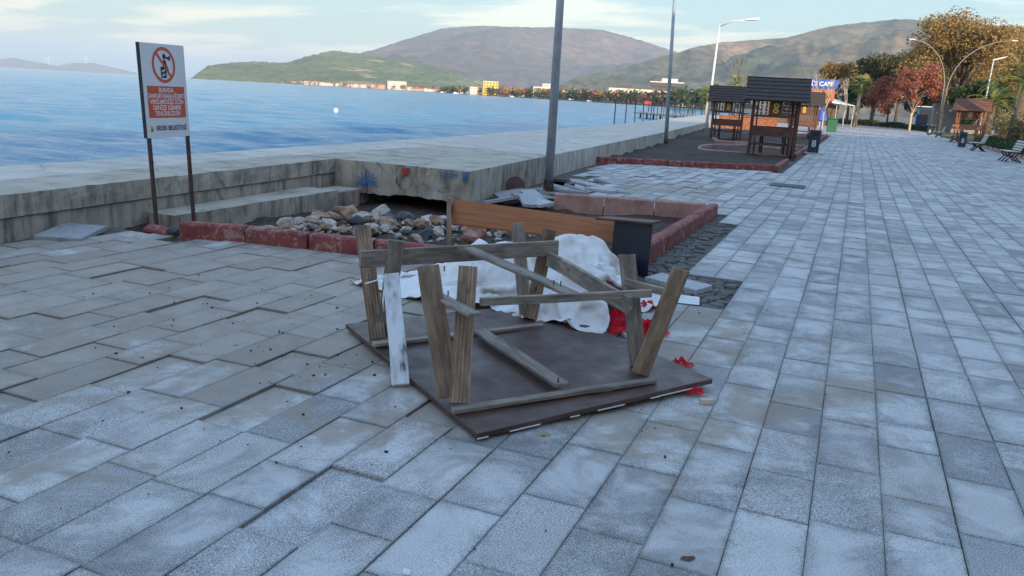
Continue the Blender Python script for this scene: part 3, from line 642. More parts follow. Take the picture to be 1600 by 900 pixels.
kerb_run(kr, [(-2.0, 34.5)] + ring + [(-2.0, 28.9)], 0.6, 0.10, 0.13, M['kerb_pink'])
ks = empty('second_ring_kerb'); tag(ks, 'pink kerb corner on soil behind the kerb loop', 'kerb')
kerb_run(ks, [(-2.0, 38.6), (-5.6, 37.2), (-6.4, 40.5)], 0.7, 0.10, 0.13, M['kerb_pink'])
kg = empty('park_edge_kerb'); tag(kg, 'pinkish kerb along park edge behind the benches', 'kerb')
kerb_run(kg, [(7.16, 34), (7.16, 48), (7.3, 62), (7.6, 84)], 0.9, 0.14, 0.17, M['kerb_pink'])
# ---- unseen buildings added behind the camera and sized to keep the near promenade in shade
M['render_wall'] = simple('cream_render', (0.48, 0.43, 0.35), 0.9, 0.12, 0.8, world=True)
M['win_glass'] = simple('dark_window_glass', (0.03, 0.04, 0.05), 0.15, 0.2, 1, bmp=0)
M['roof_tile'] = simple('red_roof_tile', (0.26, 0.085, 0.05), 0.85, 0.3, 1.5, world=True)
def shade_block(name, x0, x1, y0, y1, h, label, fl):
    r = empty(name, ((x0 + x1) / 2, (y0 + y1) / 2, 0)); tag(r, label, 'building')
    cx, cy = (x0 + x1) / 2, (y0 + y1) / 2; hx, hy = (x1 - x0) / 2, (y1 - y0) / 2
    m = MB(); m.b2(-hx, hx, -hy, hy, -0.05, h - 0.3); m.build('wall', M['render_wall'], r)
    m = MB(); m.b2(-hx - 0.3, hx + 0.3, -hy - 0.3, hy + 0.3, h - 0.3, h); m.build('roof', M['roof_tile'], r)
    n = int((y1 - y0) / 3)
    for f in range(fl):
        for k in range(n):
            m = MB(); yw = -hy + (k + 0.5) * (2 * hy / n); m.b2(-hx - 0.06, -hx + 0.05, yw - 0.6, yw + 0.6, 1.0 + f * 3, 2.4 + f * 3); o = m.build('window', M['win_glass'], r)
shade_block('added_shade_building', 17, 29, -78, -31, 13, 'tall cream building added behind the viewpoint for shade', 4)
shade_block('added_shade_building', 16, 28, -30.5, 12, 12, 'unseen cream building added beside the viewpoint for shade', 4)
shade_block('added_low_shade_building', 16, 26, 12.5, 44, 5.8, 'low cream building row added on town side for shade', 1)
# ================================================================== OVERTURNED TABLE
def plank(name, a, b, wd, th, up, mat, parent, flute=0, bev=0.003):
    a = Vector(a); b = Vector(b); x = (b - a); l = x.length; x.normalize(); u = Vector(up); y = u.cross(x).normalized(); z = x.cross(y)
    m = MB()
    if flute:
        pr = [(-wd / 2, -th / 2), (wd / 2, -th / 2)]
        n = flute * 4
        for k in range(n + 1):
            t = k / n; pr.append((wd / 2 - wd * t, th / 2 - 0.006 * (0.5 - 0.5 * math.cos(2 * PI * flute * t)) ** 1.5))
        n = len(pr); m.add([(-l / 2, p[0], p[1]) for p in pr] + [(l / 2, p[0], p[1]) for p in pr], [tuple(range(n))[::-1], tuple(range(n, 2 * n))] + [(i, (i + 1) % n, n + (i + 1) % n, n + i) for i in range(n)])
        o = m.build(name, mat)
    else:
        # lengthwise divisions with slight warp so that the edges are not ruler straight
        n = 10; V = []; F = []; sd_ = random.random() * 50
        for i in range(n + 1):
            t = i / n; xx = -l / 2 + l * t; wy = mnoise.noise(Vector((xx * 3, sd_, 0))) * 0.004; wz = mnoise.noise(Vector((xx * 2, 9, sd_))) * 0.003; ww = wd / 2 + mnoise.noise(Vector((xx * 9, sd_, 5))) * 0.002
            V += [(xx, -ww + wy, -th / 2 + wz), (xx, ww + wy, -th / 2 + wz), (xx, ww + wy, th / 2 + wz), (xx, -ww + wy, th / 2 + wz)]
        for i in range(n):
            for k in range(4): F.append((i * 4 + k, i * 4 + (k + 1) % 4, i * 4 + 4 + (k + 1) % 4, i * 4 + 4 + k))
        F += [(3, 2, 1, 0), (n * 4, n * 4 + 1, n * 4 + 2, n * 4 + 3)]
        m.add([v for v in V], [tuple(f[::-1]) for f in F]); me = m.mesh(name)
        bm = bmesh.new(); bm.from_mesh(me); bmesh.ops.recalc_face_normals(bm, faces=bm.faces[:])
        sharp = [e for e in bm.edges if len(e.link_faces) == 2 and e.calc_face_angle(0) > 0.9]; bmesh.ops.bevel(bm, geom=sharp, offset=bev, segments=1, affect='EDGES'); bm.to_mesh(me); bm.free()
        o = link(name, me, mat)
    R = Matrix((x, y, z)).transposed().to_4x4(); W = Matrix.Translation((a + b) / 2) @ R
    o.parent = parent; o.matrix_parent_inverse = Matrix.Identity(4)
    o.matrix_local = Matrix.Translation(-parent.location) @ W if parent is not None else W
    return o
CAMP = Vector((0, 0, H))
tb = empty('overturned_table', (-1.75, 4.4, 0)); tag(tb, 'overturned wooden table with splayed legs in the air and brown top', 'table')
def tl(p): return Vector(p) - tb.location
A_, B_, C_ = Vector((-2.965, 4.339, 0)), Vector((-1.446, 3.197, 0)), Vector((-0.562, 4.505, 0)); D_ = A_ + (C_ - B_) + Vector((0.02, -0.03, 0))
def table_top():
    n = 14; V = []; F = []
    def P(s, t, z):
        p = A_ * (1 - s) * (1 - t) + B_ * s * (1 - t) + C_ * s * t + D_ * (1 - s) * t
        lift = 0.012 + 0.030 * s * t + 0.012 * (1 - s) + 0.006 * mnoise.noise(Vector((s * 3, t * 3, 0)))
        return tl((p.x, p.y, z + lift))
    for z in (0.0, 0.030):
        for j in range(n + 1):
            for i in range(n + 1): V.append(P(i / n, j / n, z))
    k = (n + 1) ** 2
    for j in range(n):
        for i in range(n):
            a = j * (n + 1) + i; F.append((a + n + 1, a + n + 2, a + 1, a)); F.append((k + a, k + a + 1, k + a + n + 2, k + a + n + 1))
    for i in range(n):
        a = i; F.append((a, a + 1, k + a + 1, k + a)); a = n * (n + 1) + i; F.append((a + 1, a, k + a, k + a + 1))
        a = i * (n + 1); F.append((a + n + 1, a, k + a, k + a + n + 1)); a = i * (n + 1) + n; F.append((a, a + n + 1, k + a + n + 1, k + a))
    me = bpy.data.meshes.new('table_top'); me.from_pydata(V, [], F); me.update()
    bm = bmesh.new(); bm.from_mesh(me); sharp = [e for e in bm.edges if len(e.link_faces) == 2 and e.calc_face_angle(0) > 0.9]; bmesh.ops.bevel(bm, geom=sharp, offset=0.003, segments=1, affect='EDGES'); bm.to_mesh(me); bm.free()
    top = link('table_top', me, M['board'], tb)
    # chipped pale edge and scratch
    m = MB()
    for i in range(26):
        t0 = i / 26; 
        if mnoise.noise(Vector((t0 * 9, 2, 0))) < -0.05: continue
        p = B_ + (C_ - B_) * t0; q = B_ + (C_ - B_) * (t0 + 1 / 26); lz = 0.012 + 0.03 * t0
        o_ = Vector((0.829, -0.559, 0)) * (0.003 + 0.004 * random.random())
        m.bar(tl(p + o_ + Vector((0, 0, lz + 0.003))), tl(q + o_ + Vector((0, 0, lz + 0.004))), 0.006, 0.005)
    m.build('chipped_edge', M['white_raw'], top)['kind'] = 'stuff'
    m = MB(); pts = [gp(858, 622, 0.055), gp(880, 617, 0.057), (gp(905, 616, 0.058)), gp(930, 613, 0.059), gp(955, 610, 0.06)]
    for a, b in zip(pts, pts[1:]): m.bar(tl(a), tl(b), 0.008, 0.003)
    m.build('scratch', M['white_raw'], top)
table_top()
Z0 = 0.06
legs = [('a1', (-1.655, 3.42), (-1.80, 3.765, 0.70), 1, 0.100), ('b1', (-1.74, 3.47), (-1.985, 3.66, 0.70), 0, 0.115),
        ('a2', (-0.955, 4.36), (-0.80, 4.455, 0.70), 0, 0.100), ('b2', (-1.00, 4.50), (-1.17, 4.66, 0.70), 0, 0.100),
        ('a3', (-2.575, 4.12), (-2.86, 4.37, 0.72), 1, 0.100), ('b3', (-2.575, 4.19), (-2.49, 4.185, 0.70), 0, 0.100),
        ('a4', (-1.94, 5.11), (-1.88, 5.23, 0.70), 1, 0.095), ('b4', (-2.01, 5.20), (-2.175, 5.35, 0.70), 0, 0.095)]
for nm, b, t, fl, wd in legs:
    a = Vector((b[0], b[1], 0.072)); t = Vector(t); f = (CAMP - (a + t) / 2).normalized(); f.z = 0
    tilt = Vector((0.35, 0.0, 0)) if nm in ('b1', 'a2') else Vector((0, 0, 0))
    plank('leg', a, t, wd, 0.028 if not fl else 0.032, (f + tilt).normalized(), M['wood_tan'] if fl or nm in ('a2', 'b1') else M['wood_grey'], tb, flute=5 if fl else 0)
cz = lambda px, py, z: gp(px, py, z)
plank('rail', cz(706, 641, 0.068), cz(1022, 594, 0.080), 0.055, 0.022, (0, 0, 1), M['wood_grey'], tb)
plank('rail', cz(583, 538, 0.075), cz(847, 508, 0.066), 0.055, 0.022, (0, 0, 1), M['wood_grey'], tb)
plank('batten', cz(748, 516, 0.100), cz(880, 602, 0.102), 0.095, 0.020, (0, 0, 1), M['wood_grey'], tb)
plank('apron', (-2.66, 4.04, 0.585), (-1.80, 5.20, 0.585), 0.028, 0.105, (0, 0, 1), M['wood_grey'], tb)
plank('brace', cz(732, 388, 0.655), cz(897, 461, 0.535), 0.095, 0.020, (0, 0, 1), M['wood_grey'], tb)
plank('brace', cz(750, 472, 0.515), cz(1018, 458, 0.535), 0.030, 0.045, (0, 0, 1), M['wood_grey'], tb)
plank('brace', cz(857, 404, 0.52), cz(985, 478, 0.49), 0.030, 0.100, (0, 0, 1), M['wood_grey'], tb)
plank('brace', cz(977, 441, 0.56), cz(1046, 458, 0.545), 0.030, 0.045, (0, 0, 1), M['wood_grey'], tb)
plank('brace', cz(676, 458, 0.53), cz(742, 492, 0.53), 0.075, 0.020, (0, 0, 1), M['wood_grey'], tb)
wp_ = plank('broken_plank', cz(611, 428, 0.50), cz(626, 602, 0.015), 0.098, 0.022, (CAMP - cz(615, 500, 0.3)).normalized(), M['wood_white'], tb); wp_['label'] = 'flaking white painted plank tied to a leg'
# bolts and string
m = MB()
for px, py, z in ((682, 422, 0.64), (694, 424, 0.64), (865, 446, 0.57), (876, 447, 0.57), (700, 463, 0.56), (872, 598, 0.12)):
    p = tl(cz(px, py, z)); m.tube([p, p + Vector((0, 0, 0.03))], 0.004, 6)
m.build('bolt', M['rust'], tb)['kind'] = 'stuff'
st = [cz(570, 441, 0.50), cz(585, 437, 0.51), cz(600, 431, 0.515), cz(606, 430, 0.50), cz(600, 450, 0.42), cz(598, 470, 0.36), cz(600, 484, 0.30)]
m = MB(); m.tube([tl(p) + Vector((0.02, -0.03, 0)) for p in st], 0.004, 6); m.build('string', M['sign_text'], tb, smooth=True)
# ================================================================== BROKEN COUNTER in the bed: long laminate board, post and dark end panel
cn = empty('broken_counter', (-2.9, 7.5, 0)); tag(cn, 'collapsed counter with long orange board and dark navy end panel', 'counter')
pl, pr_ = Vector((-3.86, 7.62, 0)), Vector((-1.90, 7.66, 0))
tl_, tr_ = gp(708, 312, 0.46), gp(984, 349, 0.43)
bl_, br_ = gp(708, 366, 0.19), gp(925, 366, 0.34)
def board():
    m = MB(); nrm = (tr_ - tl_).cross(tl_ - bl_).normalized() * 0.012; q = [bl_, Vector((br_.x, br_.y, br_.z)), tr_, tl_]
    q[1] = bl_ + (tr_ - tl_) * 1.0
    q[0], q[1] = tl_ + Vector((0.0, 0.0, -0.27)), tr_ + Vector((0, 0, -0.22))
    V = [p - cn.location + nrm for p in q] + [p - cn.location - nrm for p in q]
    m.add(V, [(0, 1, 2, 3), (7, 6, 5, 4), (0, 4, 5, 1), (1, 5, 6, 2), (2, 6, 7, 3), (3, 7, 4, 0)]); m.build('long_board', M['laminate'], cn, bevel=0.003)
board()
plank('post', (-3.87, 7.60, -0.10), tuple(tl_ + Vector((-0.03, -0.03, 0.01))), 0.05, 0.04, (0.5, -0.8, 0), M['wood_tan'], cn)
n0, n1 = gp(953, 418, 0.02), gp(1011, 434, 0.0)
n2, n3 = Vector((n1.x, n1.y + 0.02, 0.50)), Vector((n0.x, n0.y + 0.02, 0.50))
m = MB(); off_ = Vector((0.1, 0.98, 0)) * 0.018
V = [p - cn.location for p in (n0, n1, n2, n3)] + [p + off_ - cn.location for p in (n0, n1, n2, n3)]
m.add(V, [(0, 1, 2, 3), (7, 6, 5, 4), (0, 4, 5, 1), (1, 5, 6, 2), (2, 6, 7, 3), (3, 7, 4, 0)]); m.build('end_panel', M['navy'], cn, bevel=0.002)
c0 = gp(928, 366, 0.50)
m = MB(); e0 = Vector((n3.x - 0.15, n3.y + 0.05, 0.485)); e1 = n2 + Vector((0.03, 0.02, 0.022)); 
m.bar(e0 - cn.location, e1 - cn.location, 0.20, 0.02); m.build('top_board', M['wood_brown'], cn, bevel=0.002)
# ================================================================== WHITE TARP: draped by a small position-based cloth solve
def drape(nx, ny, sx, sy, centre, rot, hf, steps=240, seed=1, squeeze=0.80, z0=0.75):
    rg = np.random.RandomState(seed)
    u = np.linspace(-sx / 2, sx / 2, nx); v = np.linspace(-sy / 2, sy / 2, ny); U, Vv = np.meshgrid(u, v, indexing='ij')
    c, s = math.cos(rot), math.sin(rot)
    P = np.stack([centre[0] + squeeze * (U * c - Vv * s), centre[1] + squeeze * (U * s + Vv * c), z0 + 0.06 * rg.randn(nx, ny) + 0.1 * np.sin(U * 7 + seed) * np.cos(Vv * 6)], -1)
    Q = P.copy(); dx = sx / (nx - 1); dy = sy / (ny - 1); dd = math.hypot(dx, dy)
    def sat(P, sl1, sl2, rest, k=0.5, only_stretch=False):
        d = P[sl2] - P[sl1]; l = np.linalg.norm(d, axis=-1, keepdims=True) + 1e-9; e = (l - rest) / l
        if only_stretch: e = np.maximum(e, 0)
        cr_ = d * e * 0.5 * k; P[sl1] += cr_; P[sl2] -= cr_
    S = slice
    for it in range(steps):
        vel = (P - Q) * 0.93; Q = P.copy(); P = P + vel; P[..., 2] -= 0.0022
        for _ in range(8):
            for par in (0, 1):
                a = (S(par, nx - 1, 2), S(None)); b = (S(par + 1, nx, 2), S(None)); n_ = min(P[a].shape[0], P[b].shape[0]); sat(P, (S(par, par + 2 * n_, 2), S(None)), (S(par + 1, par + 1 + 2 * n_, 2), S(None)), dx, 1.0)
                n_ = len(range(par + 1, ny, 2)); sat(P, (S(None), S(par, par + 2 * n_, 2)), (S(None), S(par + 1, par + 1 + 2 * n_, 2)), dy, 1.0)
            sat(P, (S(0, nx - 1), S(0, ny - 1)), (S(1, nx), S(1, ny)), dd, 0.35); sat(P, (S(1, nx), S(0, ny - 1)), (S(0, nx - 1), S(1, ny)), dd, 0.35)
            sat(P, (S(0, nx - 3), S(None)), (S(3, nx), S(None)), 3 * dx * 0.96, 0.10); sat(P, (S(None), S(0, ny - 3)), (S(None), S(3, ny)), 3 * dy * 0.96, 0.10)
        hz = hf(P[..., 0], P[..., 1]) + 0.006; hit = P[..., 2] < hz
        P[..., 2] = np.where(hit, hz, P[..., 2]); Q = np.where(hit[..., None], P - (P - Q) * 0.3, Q)
    return P
def vnoise(x, y, seed, ridged=True):
    rg = np.random.RandomState(seed); out = np.zeros_like(x); a = 1.0; f = 1.0
    for o in range(3):
        tab = rg.rand(64, 64); xs = x * f + 50; yv = y * f + 50; xi = np.floor(xs).astype(int); yi = np.floor(yv).astype(int); fx = xs - xi; fy = yv - yi; fx = fx * fx * (3 - 2 * fx); fy = fy * fy * (3 - 2 * fy); g = lambda p, q: tab[p % 64, q % 64]
        v = (g(xi, yi) * (1 - fx) + g(xi + 1, yi) * fx) * (1 - fy) + (g(xi, yi + 1) * (1 - fx) + g(xi + 1, yi + 1) * fx) * fy
        out += a * ((1 - abs(2 * v - 1)) if ridged else v); a *= 0.5; f *= 2.1
    return out / 1.75
def heap(x, y):
    z = np.zeros_like(x) + 0.002
    ex, ey = (C_ - D_).normalized().x, (C_ - D_).normalized().y; sd_ = -(x - D_.x) * ey + (y - D_.y) * ex       # >0 beyond the far table edge
    z = np.where((sd_ < 0) & (x > -2.9), 0.06, z)
    def lump(cx, cy, rx, ry, h, p=2.0): return h * np.exp(-(np.abs((x - cx) / rx) ** p + np.abs((y - cy) / ry) ** p))
    rn = vnoise(x * 4.0, y * 4.0, 5)
    for a in ((-1.90, 6.03, 0.30, 0.34, 0.47, 4.0), (-1.68, 5.60, 0.26, 0.32, 0.37, 4.0), (-2.36, 5.95, 0.38, 0.30, 0.38, 3.5), (-2.95, 6.35, 0.15, 0.13, 0.34, 2.0), (-2.80, 5.95, 0.30, 0.28, 0.25, 3.0)):
        l_ = lump(*a); z = np.maximum(z, l_ * (0.78 + 0.42 * rn))
    return z
def crumple(P, amp, seed):
    d1 = np.gradient(P, axis=0); d2 = np.gradient(P, axis=1); nn = np.cross(d1, d2); nn /= np.linalg.norm(nn, axis=-1, keepdims=True) + 1e-9; nn *= np.sign(nn[..., 2:3] + 1e-6)
    i_, j_ = np.meshgrid(np.arange(P.shape[0]), np.arange(P.shape[1]), indexing='ij')
    w1 = 3 * vnoise(i_ * 0.05, j_ * 0.05, seed + 7, False); n = vnoise(i_ * 0.13 + w1, j_ * 0.07, seed) ** 2.2 - 0.3 + 0.55 * (vnoise(i_ * 0.16 + 9, j_ * 0.30 + w1, seed + 1) ** 2 - 0.3)
    Q = P + nn * (amp * n)[..., None]; Q[..., 2] = np.maximum(Q[..., 2], heap(Q[..., 0], Q[..., 1]) * 0.5 + 0.004); return Q
def cloth_obj(name, P, mat, thick=0.004):
    nx, ny = P.shape[:2]; idx = np.arange(nx * ny).reshape(nx, ny)
    F = np.stack([idx[:-1, :-1], idx[1:, :-1], idx[1:, 1:], idx[:-1, 1:]], -1).reshape(-1, 4)
    me = bpy.data.meshes.new(name); me.from_pydata(P.reshape(-1, 3).tolist(), [], F.tolist()); me.polygons.foreach_set('use_smooth', [True] * len(F)); me.update()
    o = link(name, me, mat); sm = o.modifiers.new('thickness', 'SOLIDIFY'); sm.thickness = thick; sb = o.modifiers.new('smooth', 'SUBSURF'); sb.levels = 1; sb.render_levels = 1; return o
P = crumple(drape(96, 62, 2.75, 1.75, (-2.38, 5.93), math.radians(-14), heap, steps=230, seed=4, squeeze=0.70), 0.085, 3)
tag(cloth_obj('tarpaulin', P, M['tarp']), 'crumpled dirty white tarpaulin heaped behind the overturned table', 'tarpaulin')
# ---- red tulle scraps and pale battens
def flatg(x, y): return np.zeros_like(x) + 0.004
def tulle(px, py, r, seed, label, z=0.0):
    c = gp(px, py, 0); rg = np.random.RandomState(seed)
    P = np.zeros((15, 15, 3)); t = np.linspace(-1, 1, 15); U, V_ = np.meshgrid(t, t, indexing='ij')
    P[..., 0] = c.x + r * (U * 0.9 + 0.22 * np.sin(V_ * 3.4 + seed) * np.cos(U * 2.6)); P[..., 1] = c.y + r * (V_ * 0.9 + 0.22 * np.sin(U * 3.8 + seed * 2) * np.cos(V_ * 3))
    P[..., 2] = 0.02 + z + r * 0.8 * np.abs(np.sin(U * 4 + seed + V_) * np.cos(V_ * 4.4 - seed)) * np.clip(1.25 - U ** 2 - V_ ** 2, 0, 1) + 0.006 * rg.rand(15, 15)
    tag(cloth_obj('tulle_scrap', P, M['tulle'], 0.001), label, 'fabric scrap', 'scraps of red tulle around the table')
tulle(957, 506, 0.17, 1, 'crumpled red tulle scrap below the white tarpaulin'); tulle(985, 522, 0.16, 2, 'red tulle scrap touching the far table edge'); tulle(1010, 483, 0.08, 3, 'red tulle scrap behind the rear right table leg')
tulle(1020, 520, 0.12, 6, 'red tulle scrap between the two right table legs'); tulle(1064, 576, 0.075, 4, 'small red tulle tuft beyond the right table edge'); tulle(1086, 618, 0.05, 5, 'red tulle tuft under the nearest right table corner')
M['pale_wood'] = simple('pale_raw_wood', (0.50, 0.42, 0.34), 0.8, 0.2, 10)
def stick(name, a, b, w_, h_, label, cat='wood scrap', mat='pale_wood'):
    m = MB(); a = Vector(a); b = Vector(b); c = (a + b) / 2; m.bar(a - c, b - c, w_, h_); o = m.build(name, M[mat], None, bevel=0.003); o.location = c; tag(o, label, cat); return o
stick('batten_scrap', gp(968, 515, 0.02), gp(992, 532, 0.02), 0.05, 0.03, 'pale batten lying across red tulle by the tarpaulin')
stick('batten_scrap', gp(1033, 565, 0.02), gp(1056, 580, 0.02), 0.035, 0.025, 'pale batten end beside the small red tuft')
stick('batten_scrap', gp(1094, 627, 0.018), gp(1114, 627, 0.018), 0.035, 0.03, 'short pale wood block at the right table corner')
def bag():
    g = lambda x, y: np.zeros_like(x) + 0.004 + 0.03 * np.exp(-((x + 1.30) / 0.12) ** 2 - ((y - 6.62) / 0.1) ** 2)
    P = drape(22, 14, 0.55, 0.30, (-1.27, 6.58), math.radians(10), g, steps=120, seed=9, squeeze=0.75, z0=0.2)
    tag(cloth_obj('fabric_rag', P, M['tarp'], 0.003), 'small white rag beside the loose slab and cobbles', 'rag')
bag()
# ================================================================== RUBBLE AND LOOSE SLABS
def rock_mesh(name, seed, sub=2, flat=0.75):
    bm = bmesh.new(); bmesh.ops.create_icosphere(bm, subdivisions=sub, radius=0.5); rg = random.Random(seed); o_ = Vector((rg.uniform(0, 90), rg.uniform(0, 90), rg.uniform(0, 90)))
    pl_ = [(Vector((rg.gauss(0, 1), rg.gauss(0, 1), rg.gauss(0, 1))).normalized(), rg.uniform(0.26, 0.42)) for _ in range(7)]
    for v in bm.verts:
        for n_, d in pl_:
            k = v.co.dot(n_)
            if k > d: v.co -= n_ * (k - d)
        v.co *= 1 + 0.22 * mnoise.noise(v.co * 3 + o_) + 0.10 * mnoise.noise(v.co * 8 + o_)
        v.co.z *= flat; v.co.x *= 1.25
    me = bpy.data.meshes.new(name); bm.to_mesh(me); bm.free(); return me
def rock_mat():
    m, nt, p = new_mat('rubble_stone'); l = nt.links.new; v = tex(nt, 'Object', rnd=True); oi = nt.nodes.new('ShaderNodeObjectInfo')
    base = ramp(nt, [(0.0, (0.07, 0.075, 0.08)), (0.16, (0.15, 0.15, 0.15)), (0.17, (0.55, 0.48, 0.40)), (0.55, (0.66, 0.60, 0.53)), (0.56, (0.46, 0.28, 0.16)), (0.72, (0.42, 0.29, 0.19)), (0.73, (0.60, 0.42, 0.36)), (1.0, (0.38, 0.34, 0.30))]); l(oi.outputs['Random'], base.inputs[0])
    d = ramp(nt, [(0.34, 0.3), (0.5, 0.8), (0.66, 1.2)]); l(noise(nt, v, 3.5, 8, 0.7, 0.6), d.inputs[0])
    l(mix(nt, 1.0, base.outputs[0], d.outputs[0], 'MULTIPLY'), p.inputs['Base Color']); p.inputs['Roughness'].default_value = 0.9; bump(nt, p, noise(nt, v, 9, 7, 0.7), 0.7, 0.05); return m
M['rock'] = rock_mat()
RM = [rock_mesh('rock', 100 + k, 3) for k in range(7)]
for m_ in RM: m_.materials.append(M['rock'])
rr = random.Random(12)
def stone(x, y, s, label, dz=0.0, mesh=None, name='rubble_stone', group='rubble stones in the broken bed'):
    me = mesh or rr.choice(RM); o = link(name, me); o.location = (x, y, soil_z(x, y) + s * 0.20 + dz); o.scale = (s * rr.uniform(0.85, 1.25), s * rr.uniform(0.8, 1.1), s * rr.uniform(0.7, 1.0)); o.rotation_euler = (rr.uniform(-0.5, 0.5), rr.uniform(-0.5, 0.5), rr.uniform(0, 6.28)); tag(o, label, 'stone', group); return o
for k in range(190):
    t = rr.random() ** 1.25; x = -6.5 + 2.7 * t + rr.gauss(0, 0.12); y = 7.5 + 1.5 * t ** 0.7 + rr.gauss(0, 0.55)
    if y < 6.95 + 0.12 * (x + 5.5): continue
    if x < -6.35 and y < 9.8: x = -6.3 + rr.uniform(0, 0.3)
    s = rr.choice((0.05, 0.07, 0.09, 0.11, 0.14, 0.18)) * rr.uniform(0.8, 1.2); stone(x, y, s, 'loose stone in the rubble heap below the broken wall', dz=rr.uniform(0, 0.05))
for px, py, s in ((470, 348, 0.24), (450, 352, 0.22), (500, 340, 0.28), (590, 330, 0.34), (550, 333, 0.36), (570, 340, 0.3), (520, 338, 0.28), (612, 336, 0.24), (528, 360, 0.2), (610, 345, 0.22), (640, 340, 0.26), (668, 335, 0.24), (700, 350, 0.18), (560, 350, 0.22), (600, 355, 0.18), (635, 358, 0.16), (660, 350, 0.2), (690, 338, 0.24)):
    g_ = gp(px, py, -0.05); stone(g_.x, g_.y, s, 'larger rubble stone heaped between the red kerb and the wall', dz=0.03, name='rubble_stone', group='larger rubble stones')
for k in range(90):
    t = rr.random(); stone(-6.3 + 2.8 * t + rr.gauss(0, 0.1), 7.5 + 1.6 * t ** 0.7 + rr.gauss(0, 0.6), rr.uniform(0.03, 0.07), 'small chip of stone between the larger rubble', dz=rr.uniform(0, 0.03), name='stone_chip', group='stone chips in the rubble')
for k in range(60):
    x = rr.uniform(-5.2, -2.1); y = rr.uniform(7.2, 11.2); stone(x, y, rr.uniform(0.02, 0.06), 'small pebble scattered on the dark soil', group='pebbles on the soil', name='pebble')
pk, ntk, pp = new_mat('pink_rock'); rk = ramp(ntk, [(0.3, (0.20, 0.09, 0.07)), (0.5, (0.36, 0.19, 0.15)), (0.7, (0.52, 0.36, 0.31))]); ntk.links.new(noise(ntk, tex(ntk, 'Object'), 4, 8, 0.7, 0.5), rk.inputs[0]); ntk.links.new(rk.outputs[0], pp.inputs['Base Color']); pp.inputs['Roughness'].default_value = 0.9; bump(ntk, pp, noise(ntk, tex(ntk, 'Object'), 10, 7, 0.7), 0.7, 0.03)
bme = rock_mesh('boulder', 7, 4, 0.85); bme.materials.append(pk)
o = link('boulder', bme); g_ = gp(738, 377, 0.0); o.location = (g_.x, g_.y, 0.09); o.scale = (0.36, 0.32, 0.30); o.rotation_euler = (0.2, 0.1, 2.2); tag(o, 'pink boulder lying before the orange board', 'boulder')
# loose paving slabs
M['loose'] = simple('loose_granite', (0.33, 0.335, 0.335), 0.85, 0.25, 30, rnd=True, bmp=0.3)
lm = MB(); lm.box((0, 0, 0), (0.27, 0.55, 0.05)); LM = lm.mesh('loose_slab', bevel=0.004); LM.materials.append(M['loose'])
def loose(x, y, z, rz, rx=0.0, ry=0.0, label='', group='loose slabs by the lamp post', sc_=(1, 1, 1)):
    o = link('loose_slab', LM); o.location = (x, y, z); o.rotation_euler = (rx, ry, rz); o.scale = sc_; tag(o, label, 'paving slab', group); return o
for k in range(34):
    x = rr.uniform(-5.35, -4.25); y = rr.uniform(11.6, 15.6)
    if x < lerp_line(IN_B, y) + 0.1: x += 0.35
    if math.hypot(x + 5.05, y - 13.83) < 0.2: continue
    loose(x, y, rr.uniform(-0.06, 0.06) - 0.04, rr.uniform(0, 3.14), rr.gauss(0, 0.14), rr.gauss(0, 0.14), 'loose grey slab in the jumbled heap around lamp post')
for k in range(9): loose(-4.95 + 0.14 * k, 15.2 - 0.13 * k, -0.0, 0.03 * k + 0.4, 0, 0.05, 'loose slab along the stepped broken paving edge', 'slabs on the broken edge')
loose(*gp(940, 297, 0.03).xy, 0.03, 1.35, label='pale loose slab lying flat behind the pink kerb', group='')
loose(*gp(1060, 440, 0.03).xy, 0.012, 1.2, 0.02, -0.03, 'flat loose slab on the cobbles beside dark end panel', '')
loose(*gp(112, 362, 0.03).xy, 0.02, 0.5, 0.03, 0.04, 'lifted slab at foot of the wall left of sign', '', (1.6, 1.2, 1))
# brown disc of an old drum and rubble lump by the kerb end
o = stone(-6.32, 6.22, 0.16, 'grey concrete lump at the end of the red kerb', dz=0.14, name='concrete_lump', group=''); o.location.z = 0.05
mb = MB(); mb.lathe([(0.16, -0.03), (0.17, 0), (0.16, 0.03)], 20); o = mb.build('old_drum_lid', M['rust']); g_ = gp(797, 297, 0.0); o.location = (g_.x + 0.1, g_.y, 0.08); o.rotation_euler = (1.2, 0.2, 0.5); tag(o, 'rusty round lid leaning in the heap of slabs', 'lid')
# manhole and gritty bits on the paving
mb = MB(); mb.b2(-0.36, 0.36, -0.36, 0.36, -0.01, 0.006); o = mb.build('drain_cover', M['dark_steel'], bevel=0.004); o.location = (-1.2, 18.4, 0.012); tag(o, 'square drain cover set in promenade paving', 'drain cover')
gm = [rock_mesh('grit', 300 + k, 1) for k in range(2)]
M['grit'] = simple('dark_grit', (0.03, 0.022, 0.018), 0.9, 0.5, 5, rnd=True)
for q in gm: q.materials.append(M['grit'])
mbs = MB()
for k in range(230):
    x = rr.gauss(-3.0, 1.1); y = rr.gauss(4.2, 0.9) if k < 190 else rr.uniform(2, 9)
    if k >= 190: x = rr.uniform(-3, 2.5)
    if not ok_slab(x, y): continue
    s = rr.choice((0.003, 0.004, 0.005, 0.006, 0.009)); a = rr.uniform(0, 6)
    mbs.box((x, y, 0.003 + s * 0.4), (s * rr.uniform(1, 2), s, s * 0.8), Matrix.Rotation(a, 3, 'Z'))
tag(mbs.build('grit_litter', M['grit']), kind='stuff', label='dark crumbs of soil scattered on the paving')
